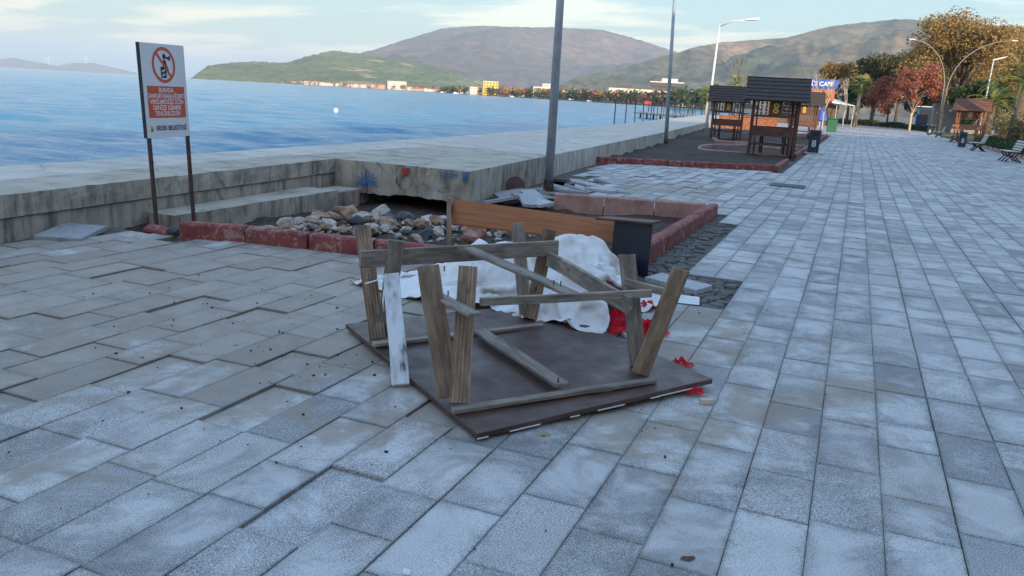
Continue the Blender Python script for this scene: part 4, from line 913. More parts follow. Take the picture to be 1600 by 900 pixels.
def leaf_litter(px, py, c, label):
    g_ = gp(px, py, 0.006); m = MB(); pts = [(math.cos(a) * 0.022 * (1 + 0.4 * math.cos(2 * a)), math.sin(a) * 0.014) for a in [k * PI / 6 for k in range(12)]]
    m.add([(0, 0, 0.008)] + [(x, y, 0.004 * math.sin(i * 1.7)) for i, (x, y) in enumerate(pts)], [(0, i + 1, (i + 1) % 12 + 1) for i in range(12)]); o = m.build('fallen_leaf', simple('fallen_leaf_' + str(px), c, 0.7, 0.2, 40)); o.location = g_; o.rotation_euler = (0.1, 0, 0.6); tag(o, label, 'leaf')
leaf_litter(851, 679, (0.30, 0.24, 0.03), 'yellow leaf on paving just before the table top')
leaf_litter(1075, 872, (0.10, 0.05, 0.03), 'small brown leaf on paving at the bottom')
o = link('pebble', gm[0]); o.location = gp(636, 893, 0.008); o.scale = (0.03, 0.03, 0.03); tag(o, 'tiny white shell near bottom edge of the paving', 'shell'); 
sm_ = gm[0].copy(); sm_.materials.clear(); sm_.materials.append(M['sign_white']); o.data = sm_; o.name = 'shell'
# ================================================================== SIGN
def sign():
    Lp = Vector((-6.86, 6.43, 0)); Rp = Vector((-6.96, 7.13, 0)); r = empty('warning_sign', (Lp + Rp) / 2)
    x = (Rp - Lp).normalized(); wd = (Rp - Lp).length; nrm = Vector((x.y, -x.x, 0)); r.rotation_euler = (0, -0.0, math.atan2(x.y, x.x))
    # local: X along the panel, -Y towards the viewer
    tag(r, 'white and red bathing warning sign on two rusty posts', 'sign')
    hw = wd / 2; zb, zt = 0.955, 1.925; lean = -0.055
    def q(u, z): return (u + lean * z, 0, z)
    for s in (-1, 1):
        m = MB(); m.bar((s * (hw - 0.035) + lean * -0.1 + 0.03, 0.02, -0.1), (s * (hw - 0.035) + lean * 1.75 + 0.03, 0.02, 1.75), 0.035, 0.03, (0, 1, 0)); m.build('post', M['rust'], r)
    m = MB(); pn = [(-hw + lean * zb, zb), (hw + lean * zb, zb + 0.005), (hw + lean * zt, zt + 0.01), (-hw + lean * zt, zt)]
    m.add([(a, -0.012, b) for a, b in pn] + [(a, 0.0, b) for a, b in pn], [(0, 1, 2, 3), (7, 6, 5, 4), (0, 4, 5, 1), (1, 5, 6, 2), (2, 6, 7, 3), (3, 7, 4, 0)])
    p = m.build('panel', M['sign_white'], r)
    m = MB(); m.b2(-hw + lean * 1.44 - 0.012, -hw + lean * 1.44 + 0.002, -0.014, 0.02, 0, 0.001)
    me = MB(); me.bar((-hw + lean * zb - 0.004, 0.003, zb), (-hw + lean * zt - 0.004, 0.003, zt), 0.012, 0.035, (0, 1, 0)); me.build('frame', M['dark_steel'], r)
    def flat(name, pts, mat, y=-0.0135):
        mm = MB(); mm.add([(a + lean * b, y, b) for a, b in pts], [tuple(range(len(pts)))]); return mm.build(name, mat, p)
    z1, z2 = 1.165, 1.495
    flat('text_field', [(-hw * 0.83, z1), (hw * 0.87, z1), (hw * 0.87, z2), (-hw * 0.83, z2)], M['sign_red'])
    cz_ = 1.715; R = 0.185
    # figure on a tower
    f = [(-0.055, cz_ - 0.135), (0.035, cz_ - 0.135), (0.035, cz_ - 0.02), (-0.055, cz_ - 0.02)]
    flat('tower', f, M['sign_black'])
    flat('tower_brace', [(-0.035, cz_ - 0.12), (0.012, cz_ - 0.10), (0.012, cz_ - 0.085), (-0.035, cz_ - 0.105)], M['sign_white'], -0.0142); flat('tower_brace', [(-0.035, cz_ - 0.075), (0.012, cz_ - 0.06), (0.012, cz_ - 0.042), (-0.035, cz_ - 0.06)], M['sign_white'], -0.0142)
    flat('figure_body', [(-0.02, cz_ - 0.02), (0.035, cz_ - 0.02), (0.065, cz_ - 0.06), (0.08, cz_ - 0.05), (0.05, cz_ + 0.0), (0.035, cz_ + 0.05), (-0.005, cz_ + 0.055)], M['sign_black'])
    flat('figure_head', [(0.015 + 0.027 * math.cos(a), cz_ + 0.088 + 0.03 * math.sin(a)) for a in [k * PI / 8 for k in range(16)]], M['sign_black'])
    flat('figure_horn', [(0.03, cz_ + 0.075), (0.075, cz_ + 0.055), (0.11, cz_ + 0.045), (0.11, cz_ + 0.105), (0.075, cz_ + 0.085), (0.03, cz_ + 0.09)], M['sign_black'])
    n = 40; mm = MB(); V = []; 
    for k in range(n):
        a = 2 * PI * k / n
        for rad in (R, R - 0.032): V.append((rad * math.cos(a) + lean * (cz_ + rad * math.sin(a)), -0.0148, cz_ + rad * math.sin(a)))
    mm.add(V, [(2 * k, 2 * k + 1, (2 * k + 3) % (2 * n), (2 * k + 2) % (2 * n)) for k in range(n)]); mm.build('prohibition_ring', M['sign_red'], p)
    a = math.radians(-48); d = Vector((math.cos(a), math.sin(a))); s_ = Vector((-d.y, d.x)) * 0.014; e = d * (R - 0.02)
    flat('prohibition_bar', [(v.x, cz_ + v.y) for v in (-e - s_, e - s_, e + s_, -e + s_)], M['sign_red'], -0.0155)
    def text(body, u, z, size, mat, align='CENTER', bold=0.0011, sx=1.0):
        c = bpy.data.curves.new('lettering', 'FONT'); c.body = body; c.size = size; c.align_x = align; c.align_y = 'CENTER'; c.offset = bold; c.materials.append(mat); c.extrude = 0.0004
        o = bpy.data.objects.new('lettering', c); COL.objects.link(o); o.parent = p; o.location = (u + lean * z, -0.0150, z); 
        dg = bpy.context.evaluated_depsgraph_get(); me_ = bpy.data.meshes.new_from_object(o.evaluated_get(dg)); bpy.data.objects.remove(o)
        o = link('lettering', me_, None, p); o.location = (u + lean * z, -0.0150, z); o.rotation_euler = (PI / 2, 0, 0); o.scale = (sx, 1, 1)
    for i, t in enumerate(('BURADA', 'CANKURTARAN HİZMETİ', 'VERİLMEDİĞİ İÇİN', 'DENİZE GİRMEK', 'TEHLİKELİDİR!')): text(t, 0.005, 1.452 - i * 0.061, 0.066, M['sign_text'], sx=0.80 if i == 1 else 0.92)
    text('ERDEK BELEDİYESİ', 0.05, 1.055, 0.070, M['sign_navy'], sx=0.84)
    flat('emblem', [(-hw * 0.76 + 0.022 * math.cos(a) * (1 + 0.3 * math.cos(3 * a)), 1.05 + 0.036 * math.sin(a)) for a in [k * PI / 8 for k in range(16)]], M['yellow']); flat('emblem_wave', [(-hw * 0.80, 1.03), (-hw * 0.72, 1.025), (-hw * 0.71, 1.045), (-hw * 0.79, 1.05)], M['sign_navy'], -0.0145)
sign()
# ================================================================== LAMP POSTS
def lamp_post(x, y, h, r0, label, arm=None, mat='steel', base_rust=True, lean=(0, 0)):
    r = empty('lamp_post', (x, y, 0)); tag(r, label, 'lamp post', 'lamp posts along the sea wall')
    m = MB(); m.tube([(0, 0, -0.15), (lean[0] * 0.5, lean[1] * 0.5, h * 0.5), (lean[0], lean[1], h)], [r0, r0 * 0.82, r0 * 0.62], 12); m.build('pole', M[mat], r, smooth=True)
    if base_rust: m = MB(); m.tube([(0, 0, -0.15), (0, 0, 0.13)], r0 * 1.12, 12); m.build('base_sleeve', M['rust'], r)
    if arm is None: arm = Vector((0.9, 0.25, 0))
    a = Vector((lean[0], lean[1], h)); m = MB(); m.tube([a - Vector((0, 0, 0.1)), a + arm * 0.5 + Vector((0, 0, 0.22)), a + arm + Vector((0, 0, 0.28))], r0 * 0.4, 8); m.build('arm', M[mat], r, smooth=True)
    e = a + arm + Vector((0, 0, 0.28)); d = arm.normalized(); s_ = Vector((-d.y, d.x, 0))
    m = MB(); V = []
    for t, w_, z in ((-0.1, 0.08, 0.0), (0.2, 0.15, 0.02), (0.5, 0.16, 0.04), (0.72, 0.08, 0.05)): V += [e + d * t - s_ * w_ + Vector((0, 0, z - 0.05)), e + d * t + s_ * w_ + Vector((0, 0, z - 0.05)), e + d * t + s_ * w_ * 0.6 + Vector((0, 0, z + 0.07)), e + d * t - s_ * w_ * 0.6 + Vector((0, 0, z + 0.07))]
    F = [(3, 2, 1, 0), (12, 13, 14, 15)] + [(4 * i + k, 4 * i + (k + 1) % 4, 4 * i + 4 + (k + 1) % 4, 4 * i + 4 + k) for i in range(3) for k in range(4)]
    m.add(V, F); m.build('lamp_head', M['lamp_white'], r, bevel=0.01)
    return r
lamp_post(-5.05, 13.83, 6.6, 0.085, 'thick grey lamp post rising from the jumble of slabs', mat='steel')
lamp_post(-7.04, 32.8, 6.8, 0.085, 'grey lamp post in the soil strip beside sea wall', mat='steel', lean=(-0.25, 0))
lamp_post(-8.55, 51.0, 6.35, 0.085, 'whitish lamp post with bent arm and lamp head', arm=Vector((1.6, -0.2, 0)), mat='lamp_white', lean=(0.15, 0), base_rust=False)  # white stands in for sunlight on this pole, put into its colour
# ================================================================== PIER RAIL POSTS
rp = MB(); rp.tube([(0, 0, 0), (0, 0, 1.28)], 0.028, 8); rp.lathe([(0.02, 1.28), (0.045, 1.31), (0.02, 1.35)], 8); RPM = rp.mesh('railing_post'); RPM.materials.append(M['dark_steel'])
yy = 40.2
for k in range(16):
    x = lerp_line(SEA_E, yy) + 0.14; o = link('railing_post', RPM); o.location = (x, yy, DECK - 0.02); o.rotation_euler = (random.gauss(0, 0.03), random.gauss(0, 0.03), 0); tag(o, 'thin dark railing post on the sea edge of the walkway', 'post', 'railing posts along the walkway'); yy += 3.4
# ================================================================== SHELTERS
def emblem(parent, x, y, z, s):
    # yellow badge: two stacked rounded rings with dots
    m = MB()
    for dz in (-0.42, 0.42):
        for k in range(12):
            a0, a1 = 2 * PI * k / 12, 2 * PI * (k + 1) / 12
            m.add([(x + s * 0.5 * math.cos(a0), y, z + s * (dz + 0.42 * math.sin(a0))), (x + s * 0.5 * math.cos(a1), y, z + s * (dz + 0.42 * math.sin(a1))), (x + s * 0.22 * math.cos(a1), y, z + s * (dz + 0.18 * math.sin(a1))), (x + s * 0.22 * math.cos(a0), y, z + s * (dz + 0.18 * math.sin(a0)))], [(0, 1, 2, 3)])
    m.build('badge', M['yellow'], parent)
def shelter(loc, rz, label, wood='wood_brown', roof='shingle', sc_=1.0):
    r = empty('wooden_shelter', loc, rz); r.scale = (sc_ * 0.92, sc_, sc_); tag(r, label, 'shelter', 'wooden picnic shelters')
    W, D = 0.78, 0.75
    for sx in (-1, 1):
        for sy in (-1, 1):
            m = MB(); m.box((sx * W, sy * D, 1.0), (0.10, 0.10, 2.1)); m.build('post', M[wood], r, bevel=0.006)
            m = MB(); m.box((sx * (W - 0.16), sy * D, 1.0), (0.05, 0.05, 1.9)); m.build('slim_post', M[wood], r); m = MB(); m.box((sx * W, sy * (D - 0.18), 1.0), (0.05, 0.05, 1.9)); m.build('slim_post', M[wood], r)
    for sy in (-1, 1):
        m = MB(); m.b2(-1.12, 1.12, sy * D - 0.04, sy * D + 0.04, 1.90, 2.0); m.build('beam', M[wood], r)
        # roof slope with shingle courses
        a = Vector((0, sy * 1.05, 1.87)); b = Vector((0, 0, 2.62)); d = (b - a); nn = 6
        m = MB()
        for k in range(nn):
            p0 = a + d * (k / nn); p1 = a + d * ((k + 1) / nn) + d * 0.03; up = Vector((0, sy * d.z, -sy * d.y * sy)).normalized() if False else Vector((0, sy * abs(d.z), abs(d.y))).normalized()
            o1 = up * 0.035; o2 = up * 0.012
            V = [Vector((-1.12, 0, 0)) + p0 + o1, Vector((1.12, 0, 0)) + p0 + o1, Vector((1.12, 0, 0)) + p1 + o2, Vector((-1.12, 0, 0)) + p1 + o2, Vector((-1.12, 0, 0)) + p0, Vector((1.12, 0, 0)) + p0, Vector((1.12, 0, 0)) + p1, Vector((-1.12, 0, 0)) + p1]
            m.add(V, [(0, 1, 2, 3), (7, 6, 5, 4), (0, 4, 5, 1), (1, 5, 6, 2), (2, 6, 7, 3), (3, 7, 4, 0)])
        bm_ = m.build('roof_slope', M[roof], r); bm_['kind'] = 'stuff'
        for sx in (-1, 1): m = MB(); m.bar((sx * 1.10, sy * 1.04, 1.84), (sx * 1.10, 0, 2.57), 0.03, 0.12, (0, 0, 1)); m.build('barge_board', M[wood], r)
        # fretwork panel below the eave
        m = MB(); m.b2(-W, W, sy * D - 0.02, sy * D + 0.02, 1.86, 1.90); m.b2(-W, W, sy * D - 0.02, sy * D + 0.02, 1.34, 1.40)
        for k in range(9):
            for j in range(4):
                cx_ = -W + 0.13 + k * (2 * W - 0.26) / 8; cz2 = 1.46 + j * 0.115
                if abs(cx_) < 0.2: continue
                m.box((cx_, sy * D, cz2), (0.10, 0.02, 0.035), Matrix.Rotation(0.785 if (k + j) % 2 else -0.785, 3, 'Y')); m.box((cx_, sy * D, cz2), (0.035, 0.018, 0.10), Matrix.Rotation(0.35 * (k - j), 3, 'Y'))
        m.b2(-0.22, 0.22, sy * D - 0.025, sy * D + 0.025, 1.40, 1.86)
        fp = m.build('fretwork_panel', M[wood], r); fp['kind'] = 'stuff'
        emblem(fp, 0, sy * (D + 0.03), 1.64, 0.20)
        m = MB(); m.b2(-W, W, sy * D - 0.02, sy * D + 0.02, 0.72, 1.02); m.build('backrest', M[wood], r)
        m = MB(); m.b2(-W, W, sy * (D - 0.2) - 0.17, sy * (D - 0.2) + 0.17, 0.42, 0.46); m.build('seat', M[wood], r)
        for sx in (-0.6, 0.6): m = MB(); m.b2(sx - 0.035, sx + 0.035, sy * (D - 0.2) - 0.15, sy * (D - 0.2) + 0.15, 0.05, 0.42); m.build('seat_support', M[wood], r)
    for sx in (-1, 1):
        m = MB(); m.b2(sx * W - 0.02, sx * W + 0.02, -D, D, 1.40, 1.88); m.build('side_valance', M[wood], r)
        m = MB(); m.add([(sx * 1.06, -0.95, 1.95), (sx * 1.06, 0.95, 1.95), (sx * 1.06, 0, 2.55), (sx * 1.03, -0.95, 1.95), (sx * 1.03, 0.95, 1.95), (sx * 1.03, 0, 2.55)], [(0, 1, 2), (5, 4, 3), (0, 3, 4, 1), (1, 4, 5, 2), (2, 5, 3, 0)]); m.build('gable', M[wood], r)
    m = MB(); m.b2(-W + 0.1, W - 0.1, -0.28, 0.28, 0.72, 0.76); m.build('table_top', M[wood], r)
    for sx in (-0.4, 0.4): m = MB(); m.bar((sx, -0.2, 0.0), (sx, 0.2, 0.72), 0.06, 0.06, (1, 0, 0)); m.build('table_leg', M[wood], r); m = MB(); m.bar((sx + 0.07, 0.2, 0.0), (sx + 0.07, -0.2, 0.72), 0.06, 0.06, (1, 0, 0)); m.build('table_leg', M[wood], r)
    return r
shelter((-2.62, 29.1, 0), math.radians(6), 'nearest dark wooden shelter with black shingle roof and yellow badge')
shelter((-5.95, 41.4, 0), math.radians(8), 'dark wooden shelter behind and left of the nearest one', sc_=0.98)
shelter((-2.95, 50.5, 0), math.radians(4), 'dark wooden shelter half hidden right behind the nearest one', sc_=1.02)
shelter((7.35, 66.0, 0.12), math.radians(-12), 'sunlit orange wooden shelter with brown roof by the park', 'wood_orange', 'shingle_brown', 1.12)  # its sunlight is put into the orange wood and brown roof colours
shelter((8.15, 43.5, 0.05), math.radians(80), 'dark shelter cut off by the right edge of view', sc_=1.12)
# the orange counter visible between the left shelters
mb = MB(); mb.b2(-2.0, 2.0, -0.15, 0.15, 0.1, 0.95); mb.b2(-2.15, 2.15, -0.22, 0.22, 0.95, 1.02); o = mb.build('kiosk_counter', M['wood_orange']); o.location = (-7.2, 60, 0); tag(o, 'long orange wooden counter behind the left shelters', 'counter')
# ================================================================== BINS
def bin_(loc, rz, label, slab=False):
    r = empty('litter_bin', loc, rz); tag(r, label, 'litter bin', 'dark blue litter bins')
    m = MB(); m.box((0, 0, 0.44), (0.40, 0.40, 0.82)); m.build('body', M['bin'], r, bevel=0.025, seg=2)
    m = MB(); m.box((0, 0, 0.885), (0.43, 0.43, 0.05)); m.build('rim', M['bin'], r, bevel=0.01)
    m = MB(); m.box((0, -0.203, 0.74), (0.24, 0.012, 0.09)); m.build('opening', M['iron'], r)
    m = MB()
    for dz in (-0.055, 0.055):
        for k in range(10):
            a0, a1 = 2 * PI * k / 10, 2 * PI * (k + 1) / 10; R_, q_ = 0.075, 0.038
            m.add([(R_ * math.cos(a0), -0.204, 0.40 + dz + R_ * math.sin(a0)), (R_ * math.cos(a1), -0.204, 0.40 + dz + R_ * math.sin(a1)), (q_ * math.cos(a1), -0.204, 0.40 + dz + q_ * math.sin(a1)), (q_ * math.cos(a0), -0.204, 0.40 + dz + q_ * math.sin(a0))], [(0, 1, 2, 3)])
    m.build('emblem', M['sign_white'], r)
    if slab: m = MB(); m.box((0.0, 0, 0.025), (0.75, 0.6, 0.05)); m.build('plinth', M['loose'], r, bevel=0.008)
bin_((-1.45, 33.7, 0), 0.05, 'dark blue litter bin beside the nearest wooden shelter', True)
bin_((5.85, 54.7, 0), 0.0, 'dark blue litter bin between the benches on right')
bin_((6.35, 86.0, 0), 0.0, 'farthest dark litter bin beyond the last bench')
mb = MB(); mb.box((0, 0, 0.6), (0.75, 0.7, 1.0)); mb.box((0, 0, 1.14), (0.85, 0.8, 0.09)); o = mb.build('wheeled_bin', simple('green_plastic', (0.02, 0.11, 0.055), 0.5, 0.2, 4), bevel=0.05); o.location = col(1303, 70, 0); tag(o, 'green wheeled rubbish bin at the end of shelters', 'wheeled bin')
# ================================================================== BENCHES
def bench(loc, rz, label):
    r = empty('park_bench', loc, rz); tag(r, label, 'bench', 'slatted benches facing the promenade')
    for y in (-0.62, 0.0, 0.62):
        m = MB(); m.tube([(-0.28, y, 0), (-0.20, y, 0.1), (-0.10, y, 0.22), (-0.22, y, 0.40)], [0.03, 0.028, 0.03, 0.03], 6); m.tube([(0.30, y, 0), (0.20, y, 0.1), (0.06, y, 0.24), (0.22, y, 0.42), (0.36, y, 0.86)], [0.03, 0.028, 0.03, 0.03, 0.02], 6); m.tube([(-0.24, y, 0.40), (0.22, y, 0.40)], 0.025, 6); m.tube([(-0.10, y, 0.22), (0.06, y, 0.24)], 0.025, 6); m.build('leg', M['iron'], r, smooth=True)['kind'] = 'stuff'
    for k in range(4): m = MB(); m.box((-0.22 + 0.125 * k, 0, 0.44), (0.10, 1.6, 0.035)); m.build('seat_slat', M['bench_slat'], r, bevel=0.006)
    for k in range(4): m = MB(); m.box((0.215 + 0.038 * k, 0, 0.53 + 0.105 * k), (0.03, 1.6, 0.085), Matrix.Rotation(0.32, 3, 'Y')); m.build('back_slat', M['bench_slat'], r, bevel=0.006)
for x, y, lb in ((6.05, 39.3, 'nearest pale slatted bench at the right edge'), (6.15, 50.2, 'slatted bench between the nearest bench and bin'), (6.6, 66.5, 'slatted bench just beyond the right-hand bin'), (6.7, 80.0, 'farthest slatted bench before the last bin')): bench((x, y, 0), random.uniform(-0.06, 0.06), lb)
# ================================================================== HILLS
def fbm(X, Y, seed, lac=2.0, oct=6, ridged=False):
    rg = np.random.RandomState(seed); out = np.zeros_like(X); a = 1.0; f = 1.0
    for o in range(oct):
        tab = rg.rand(256, 256); xo, yo = rg.rand(2) * 99; xs = X * f + xo; ys_ = Y * f + yo; xi = np.floor(xs).astype(int); yi = np.floor(ys_).astype(int); fx = xs - xi; fy = ys_ - yi; fx = fx * fx * (3 - 2 * fx); fy = fy * fy * (3 - 2 * fy)
        g = lambda i, j: tab[i % 256, j % 256]
        v = (g(xi, yi) * (1 - fx) + g(xi + 1, yi) * fx) * (1 - fy) + (g(xi, yi + 1) * (1 - fx) + g(xi + 1, yi + 1) * fx) * fy
        v = 1 - abs(2 * v - 1) if ridged else v * 2 - 1
        out += a * v; a *= 0.5; f *= lac
    return out
def hill(name, prof, dist, front, back, mat, label, seed, rough=0.12, na=260, nr=90, azpad=0.0, cell=600.0):
    # heightfield in azimuth / range: crest at 'dist' follows the skyline, slopes fall to the shore in front and away behind
    az = np.linspace(prof[0][0], prof[-1][0], na); el = np.interp(az, [p[0] for p in prof], [p[1] for p in prof])
    t = np.linspace(-1, 1, nr); A, T = np.meshgrid(np.radians(az), t); E = np.tile(el, (nr, 1))
    D = np.where(T < 0, dist + T * front, dist + T * back); X = D * np.sin(A); Y = D * np.cos(A)
    prof_r = np.where(T < 0, (1 - (-T) ** 1.25) , np.cos(T * PI / 2) ** 1.2)
    n = fbm(X / cell, Y / cell, seed, ridged=True) - 1.0; crest = E * dist
    side = np.clip(1 - (np.abs(T)) ** 0.7, 0, 1)
    Z = crest * prof_r + rough * crest.max() * n * (prof_r ** 0.6) * (1 - side * 0.93) * 1.6 + rough * 0.10 * crest.max() * fbm(X / cell * 6, Y / cell * 6, seed + 5)
    Z = np.minimum(Z, (D * (E + 0.0006 * fbm(A * 300, A * 0, seed + 9)))) if True else Z
    Z -= 6 * (np.abs(T) > 0.97)
    m, n_ = X.shape; idx = np.arange(m * n_).reshape(m, n_); F = np.stack([idx[:-1, :-1], idx[:-1, 1:], idx[1:, 1:], idx[1:, :-1]], -1).reshape(-1, 4)
    me = bpy.data.meshes.new(name); me.from_pydata(np.stack([X, Y, Z], -1).reshape(-1, 3).tolist(), [], F.tolist()); me.polygons.foreach_set('use_smooth', [True] * len(F)); me.update()
    o = link(name, me, mat); tag(o, label, kind='structure'); return o
def hill_mat(name, stops, patch, pc, scale, tree):
    m, nt, p = new_mat(name); l = nt.links.new; v = wpos(nt, (1, 1, 2.5))
    r = ramp(nt, stops); l(noise(nt, v, scale, 8, 0.62, 0.4), r.inputs[0])
    pr = ramp(nt, [(patch, 0.0), (patch + 0.03, 1.0)]); l(noise(nt, v, scale * 1.7, 3, 0.45, 0.8), pr.inputs[0])
    c = mix(nt, math_(nt, 'MULTIPLY', pr.outputs[0], 0.75), r.outputs[0], pc)
    tr = ramp(nt, [(0.36, 0.5), (0.62, 1.25)]); l(noise(nt, v, tree, 4, 0.7), tr.inputs[0])
    l(mix(nt, 1.0, c, tr.outputs[0], 'MULTIPLY'), p.inputs['Base Color']); p.inputs['Roughness'].default_value = 0.95
    bump(nt, p, noise(nt, v, tree, 6, 0.7), 0.6, 12.0); return m
HM1 = hill_mat('headland_scrub', [(0.3, (0.06, 0.09, 0.03)), (0.5, (0.13, 0.155, 0.055)), (0.7, (0.26, 0.235, 0.10))], 0.62, (0.44, 0.32, 0.17), 0.0028, 0.05)
HM2 = hill_mat('mountain_forest', [(0.3, (0.055, 0.065, 0.045)), (0.5, (0.115, 0.085, 0.068)), (0.7, (0.19, 0.125, 0.095))], 0.68, (0.26, 0.22, 0.16), 0.0011, 0.012)
HM3 = hill_mat('ridge_forest', [(0.3, (0.05, 0.075, 0.03)), (0.5, (0.14, 0.115, 0.06)), (0.7, (0.27, 0.17, 0.10))], 0.66, (0.28, 0.24, 0.16), 0.0018, 0.018)
HM4 = hill_mat('far_island', [(0.3, (0.16, 0.12, 0.10)), (0.5, (0.20, 0.15, 0.12)), (0.7, (0.24, 0.19, 0.15))], 0.7, (0.3, 0.26, 0.2), 0.001, 0.01)
hill('far_island', [(-70, 0.006), (-62, 0.013), (-57, 0.009), (-54.7, 0.0083), (-54.03, 0.0103), (-52.4, 0.0064), (-51.8, 0.0045), (-50.88, 0.0088), (-49.8, 0.0099), (-48.6, 0.0059), (-47.3, 0.0019), (-46.6, -0.0005)], 13000, 900, 2500, HM4, 'low hazy island on the horizon', 31, 0.05, cell=1500)
hill('headland', [(-44.6, -0.002), (-44.18, 0.001), (-43.18, 0.0145), (-41.8, 0.0195), (-40.6, 0.0222), (-38.2, 0.0234), (-36.9, 0.032), (-35.26, 0.0403), (-33.6, 0.0392), (-31.0, 0.0346), (-29.2, 0.031), (-27.5, 0.0262), (-25.3, 0.0149), (-23.5, 0.006), (-22, -0.001)], 3150, 900, 1300, HM1, 'green scrub headland sloping to the far shore', 41, 0.18, cell=420)
hill('mountain', [(-40, 0.0), (-36, 0.026), (-34.4, 0.034), (-32.7, 0.043), (-30.2, 0.0588), (-28.0, 0.0727), (-26.4, 0.0765), (-25.0, 0.0787), (-22.6, 0.0795), (-20.6, 0.0812), (-17.1, 0.0812), (-14.5, 0.0716), (-12.3, 0.0616), (-9.2, 0.0407), (-5, 0.01), (-3, -0.002)], 8200, 4300, 3000, HM2, 'broad brown mountain behind the bay', 51, 0.36, cell=1100)
hill('ridge', [(-24, -0.002), (-20.35, 0.0089), (-18.6, 0.0254), (-16.05, 0.0366), (-12.27, 0.0573), (-10.6, 0.0671), (-9.0, 0.0732), (-5.0, 0.0805), (-2.4, 0.094), (1.3, 0.1025), (3.8, 0.1016), (6.2, 0.0974), (8.2, 0.0951), (14, 0.088), (24, 0.075), (40, 0.06), (60, 0.03)], 5600, 3900, 2600, HM3, 'long wooded ridge behind the town on the right', 61, 0.42, na=420, cell=750)
# wind turbines on the island
def turbine(az, d, z, label):
    a = math.radians(az); r = empty('wind_turbine', (d * math.sin(a), d * math.cos(a), z), -a); tag(r, label, 'wind turbine', 'wind turbines on the island')
    m = MB(); m.tube([(0, 0, 0), (0, 0, 80)], [3, 2], 8); m.build('tower', M['lamp_white'], r)
    for k in range(3):
        th = k * 2 * PI / 3 + az; m = MB(); m.bar((0, -4, 80), (45 * math.sin(th), -4, 80 + 45 * math.cos(th)), 3.2, 1.0, (0, 1, 0)); m.build('blade', M['lamp_white'], r)
turbine(-52.2, 12500, 62, 'left wind turbine on the hazy island'); turbine(-50.2, 12500, 95, 'right wind turbine on the hazy island')
# ================================================================== TREES
def leaves(mb, c, rad, n, size, rg, flat=0.8):
    for _ in range(n):
        d = np.array([rg.gauss(0, 1), rg.gauss(0, 1), rg.gauss(0, 1)]); d /= np.linalg.norm(d) + 1e-9; rr_ = rad * rg.random() ** 0.45
        p = Vector((c[0] + d[0] * rr_, c[1] + d[1] * rr_, c[2] + d[2] * rr_ * flat)); s = size * rg.uniform(0.6, 1.4)
        u = Vector((rg.gauss(0, 1), rg.gauss(0, 1), rg.gauss(0, 1))).normalized(); v = u.cross(Vector((rg.gauss(0, 1), rg.gauss(0, 1), rg.gauss(0, 1)))).normalized()
        mb.add([p - u * s, p + v * s * 0.6, p + u * s, p - v * s * 0.6], [(0, 1, 2, 3)], min(1, max(0, rg.gauss(0.5, 0.24))))
def tree(name, loc, h, r, leafm, label, group, seed, nclump=46, nleaf=90, lsize=0.22, trunk_r=0.25, barkm='bark', crown_base=0.35, sparse=1.0, limbs=9):
    rg = random.Random(seed); t = empty(name, loc, rg.uniform(0, 6)); tag(t, label, 'tree', group)
    m = MB(); top = h * 0.72; lean = (rg.gauss(0, 0.03) * h, rg.gauss(0, 0.03) * h)
    m.tube([(0, 0, -0.2), (lean[0] * 0.3, lean[1] * 0.3, h * crown_base), (lean[0], lean[1], top)], [trunk_r, trunk_r * 0.75, trunk_r * 0.2], 8)
    tips = []
    for k in range(limbs):
        a = 2 * PI * k / limbs + rg.uniform(-0.4, 0.4); z0 = h * rg.uniform(crown_base * 0.85, 0.62); zt = h * rg.uniform(0.5, 0.93); rad = r * rg.uniform(0.5, 0.9) * math.sqrt(max(0.15, 1 - ((zt / h - 0.62) / 0.42) ** 2))
        p0 = Vector((0, 0, z0)); p2 = Vector((math.cos(a) * rad, math.sin(a) * rad, zt)); p1 = (p0 + p2) / 2 + Vector((0, 0, 0.08 * h)); m.tube([p0, p1, p2], [trunk_r * 0.45, trunk_r * 0.25, trunk_r * 0.06], 5)
        tips.append(p2)
        for q in range(3):
            b = p1 + (p2 - p1) * rg.uniform(0, 0.7); e = b + Vector((rg.gauss(0, 1), rg.gauss(0, 1), rg.uniform(0.1, 1))).normalized() * r * 0.35; m.tube([b, e], [trunk_r * 0.16, trunk_r * 0.04], 4); tips.append(e)
    m.build('trunk', M[barkm], t, smooth=True)
    m = MB()
    cz0, cz1 = h * crown_base, h
    for k in range(nclump):
        if k < len(tips): c = tips[k]
        else:
            while True:
                d = Vector((rg.uniform(-1, 1), rg.uniform(-1, 1), rg.uniform(-1, 1)))
                if 0.35 < d.length < 1: break
            c = Vector((d.x * r * 0.88, d.y * r * 0.88, (cz0 + cz1) / 2 + d.z * (cz1 - cz0) * 0.46))
        leaves(m, c, r * rg.uniform(0.17, 0.30), int(nleaf * rg.uniform(0.5, 1.3) * sparse), lsize, rg)
    m.build('crown', M[leafm], t, attr=True)
    return t
